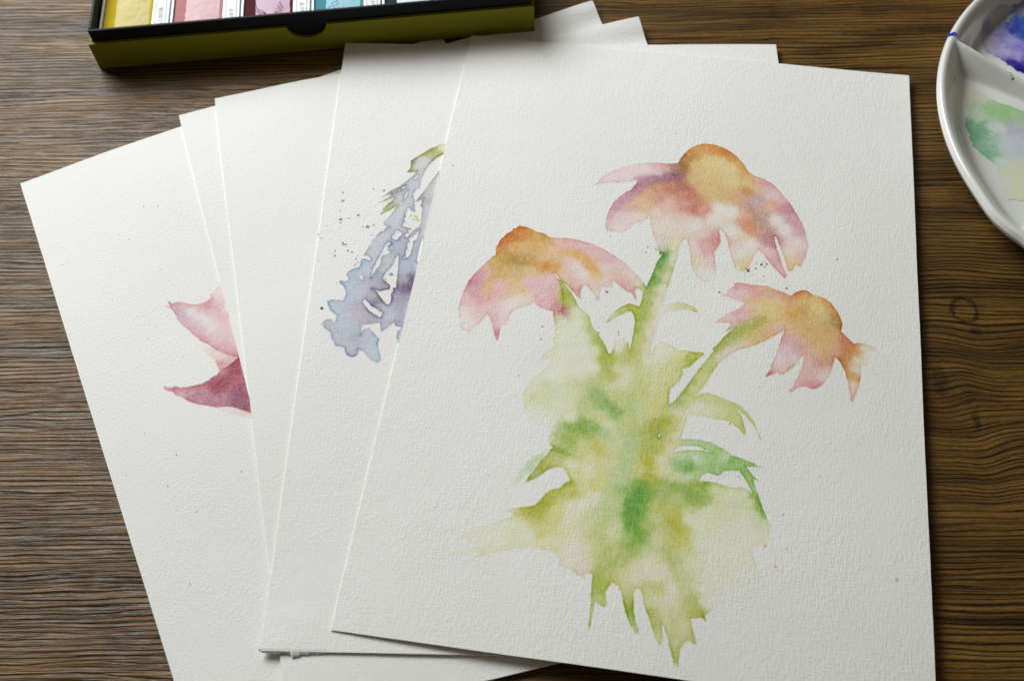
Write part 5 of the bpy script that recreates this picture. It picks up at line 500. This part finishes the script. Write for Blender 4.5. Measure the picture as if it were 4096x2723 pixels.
# ------------------------------------------------------------------ porcelain palette
def palette():
    root = tag(empty('palette', (PCX*MM, PCY*MM, 0)), 'round white porcelain palette with blue and green paint in its wells', 'palette')
    def R(t):                                                              # round, with one slight bulge in the rim
        t = np.mod(t, 2*np.pi); return 115.6+1.1*np.exp(-((np.degrees(t)-204)/5.5)**2)-.7*np.exp(-((np.degrees(t)-212)/2.5)**2)
    na = 560; A = np.linspace(0, 2*np.pi, na, endpoint=False); RA = R(A)
    RMEAN = 115.6
    def top_z(s, r, a):
        z = np.where(s < 1.7, 15.4-2.4*np.clip((1.7-s)/1.7, 0, 1)**2.6, 4.2+11.2*(1-smooth((s-1.7)/12.5)))
        for k in range(6):
            th = math.radians(150+60*k); da = np.mod(a-th+np.pi, 2*np.pi)-np.pi
            px, py = r*np.cos(a)-RMEAN*math.cos(th), r*np.sin(a)-RMEAN*math.sin(th)          # ridges run a little off the centre
            ix, iy = -math.cos(th-.204), -math.sin(th-.204); d = np.abs(px*iy-py*ix); along = px*ix+py*iy; front = (along > -1) & (along < 92)
            crest = 14.9-4.6*smooth((s-2)/40)
            rz = np.where(front, crest-np.clip(np.sqrt(d*d+1.0)-1.0, 0, None)*1.5, -9)
            kk = .9; h = np.clip(.5+.5*(rz-z)/kk, 0, 1)
            z = np.where(s > 1.5, z*(1-h)+rz*h+kk*h*(1-h), z)
        hub = 7.6-((r/14)**4)*4
        return np.where(r < 16, np.maximum(z, hub), z)
    S_ = np.concatenate([np.array([0, .25, .7, 1.2, 1.7, 2.2, 2.7, 3.2, 3.7, 4.2, 4.8, 5.4]), np.linspace(6.1, 60, 72), np.linspace(61.2, 108, 38)])
    verts = []; outer = [(-.05, 12.9), (.25, 11.6), (1.2, 9.6), (3.2, 6.8), (6.5, 3.6), (10, 1.2), (12.5, .15)]
    for s, z in reversed(outer): verts.append(np.stack([(RA-s)*np.cos(A), (RA-s)*np.sin(A), np.full(na, z)], -1))
    no = len(outer)
    for s in S_:
        r = np.maximum(RA-s*RA/112.0, .5); verts.append(np.stack([r*np.cos(A), r*np.sin(A), top_z(np.full(na, s), r, A)], -1))
    Vv = np.concatenate(verts); nr = len(verts); idx = np.arange(nr*na).reshape(nr, na); nx = np.roll(idx, -1, 1)
    q = np.stack([idx[:-1], nx[:-1], nx[1:], idx[1:]], -1)[:, :, [0, 1, 2, 3]].reshape(-1, 4)
    mesh_obj('palette_body', Vv*MM, q, M_PORC, root, True, np.ones(3))
    # dried and wet paint follows the wells
    def pool(name, poly, cols, ref, x0, x1, y0, y1, step, edge, mat, thin=1.0):
        xs = np.arange(x0, x1, step); ys = np.arange(y0, y1, step); X, Y = np.meshgrid(xs, ys)
        s_ = sdf(poly, X, Y)+.9*fbm(X, Y, .25, 900)+.4*fbm(X, Y, .8, 905); al = smooth((s_+.3)/.9); on = al > .01
        d, _ = wash(cols, X[on], Y[on], ref, 2.2, 5.0, 920, .1); d *= thin
        D = np.zeros(X.shape+(3,)); D[on] = d*(1+.35*fbm(X[on], Y[on], .3, 930)+edge*np.exp(-np.clip(s_[on], 0, None)/.5))[:, None]*al[on][:, None]
        r = np.hypot(X, Y); a = np.arctan2(Y, X); Z = top_z((R(a)-r)*112/R(a), r, a)+.09
        cell = on[:-1, :-1] & on[1:, :-1] & on[1:, 1:] & on[:-1, 1:]; ii = np.arange(X.size).reshape(X.shape)
        f = np.stack([ii[:-1, :-1], ii[:-1, 1:], ii[1:, 1:], ii[1:, :-1]], -1)[cell]
        used, inv = np.unique(f.ravel(), return_inverse=True)
        return mesh_obj(name, np.stack([X, Y, Z], -1).reshape(-1, 3)[used]*MM, inv.reshape(-1, 4), mat, root, True, np.exp(-np.clip(D, 0, 5)).reshape(-1, 3)[used])
    o = pool('paint_stain', GREEN_POOL, GREEN_COLS, (172, 176, 170), -120, -20, -70, 70, .7, .5, M_PORC, .5); o['label'] = 'dried green and yellow paint'
    o = pool('paint_pool', BLUE_POOL, BLUE_COLS, (150, 152, 150), -105, -10, 0, 100, .7, .3, M_PORC); o['label'] = 'blue and purple paint'
    # flecks on the divider and the blue dot on the rim
    vs, fs, cs = [], [], []
    rng = np.random.default_rng(12)
    for (x, y, rr, c) in FLECKS:
        n = 14; b0 = len(vs); ph = rng.random()*6
        for k in range(n+1):
            a = k*6.2832/n; r_ = 0 if k == n else rr*(1+.25*math.sin(2*a+ph)+.15*rng.random())
            px, py = x+r_*math.cos(a), y+r_*math.sin(a); r0 = math.hypot(px, py); a0 = math.atan2(py, px)
            sx = np.array([max(.5, (float(R(np.array([a0]))[0])-r0)*112/float(R(np.array([a0]))[0]))])
            vs.append((px, py, float(top_z(sx, np.array([r0]), np.array([a0]))[0])+.15)); cs.append(lin(c)/.7)
        fs += [(b0+n, b0+k, b0+(k+1) % n) for k in range(n)]
    tag(mesh_obj('paint_flecks', np.array(vs)*MM, fs, M_PORC, root, True, np.clip(np.array(cs), .004, 1)), kind='stuff')
palette()
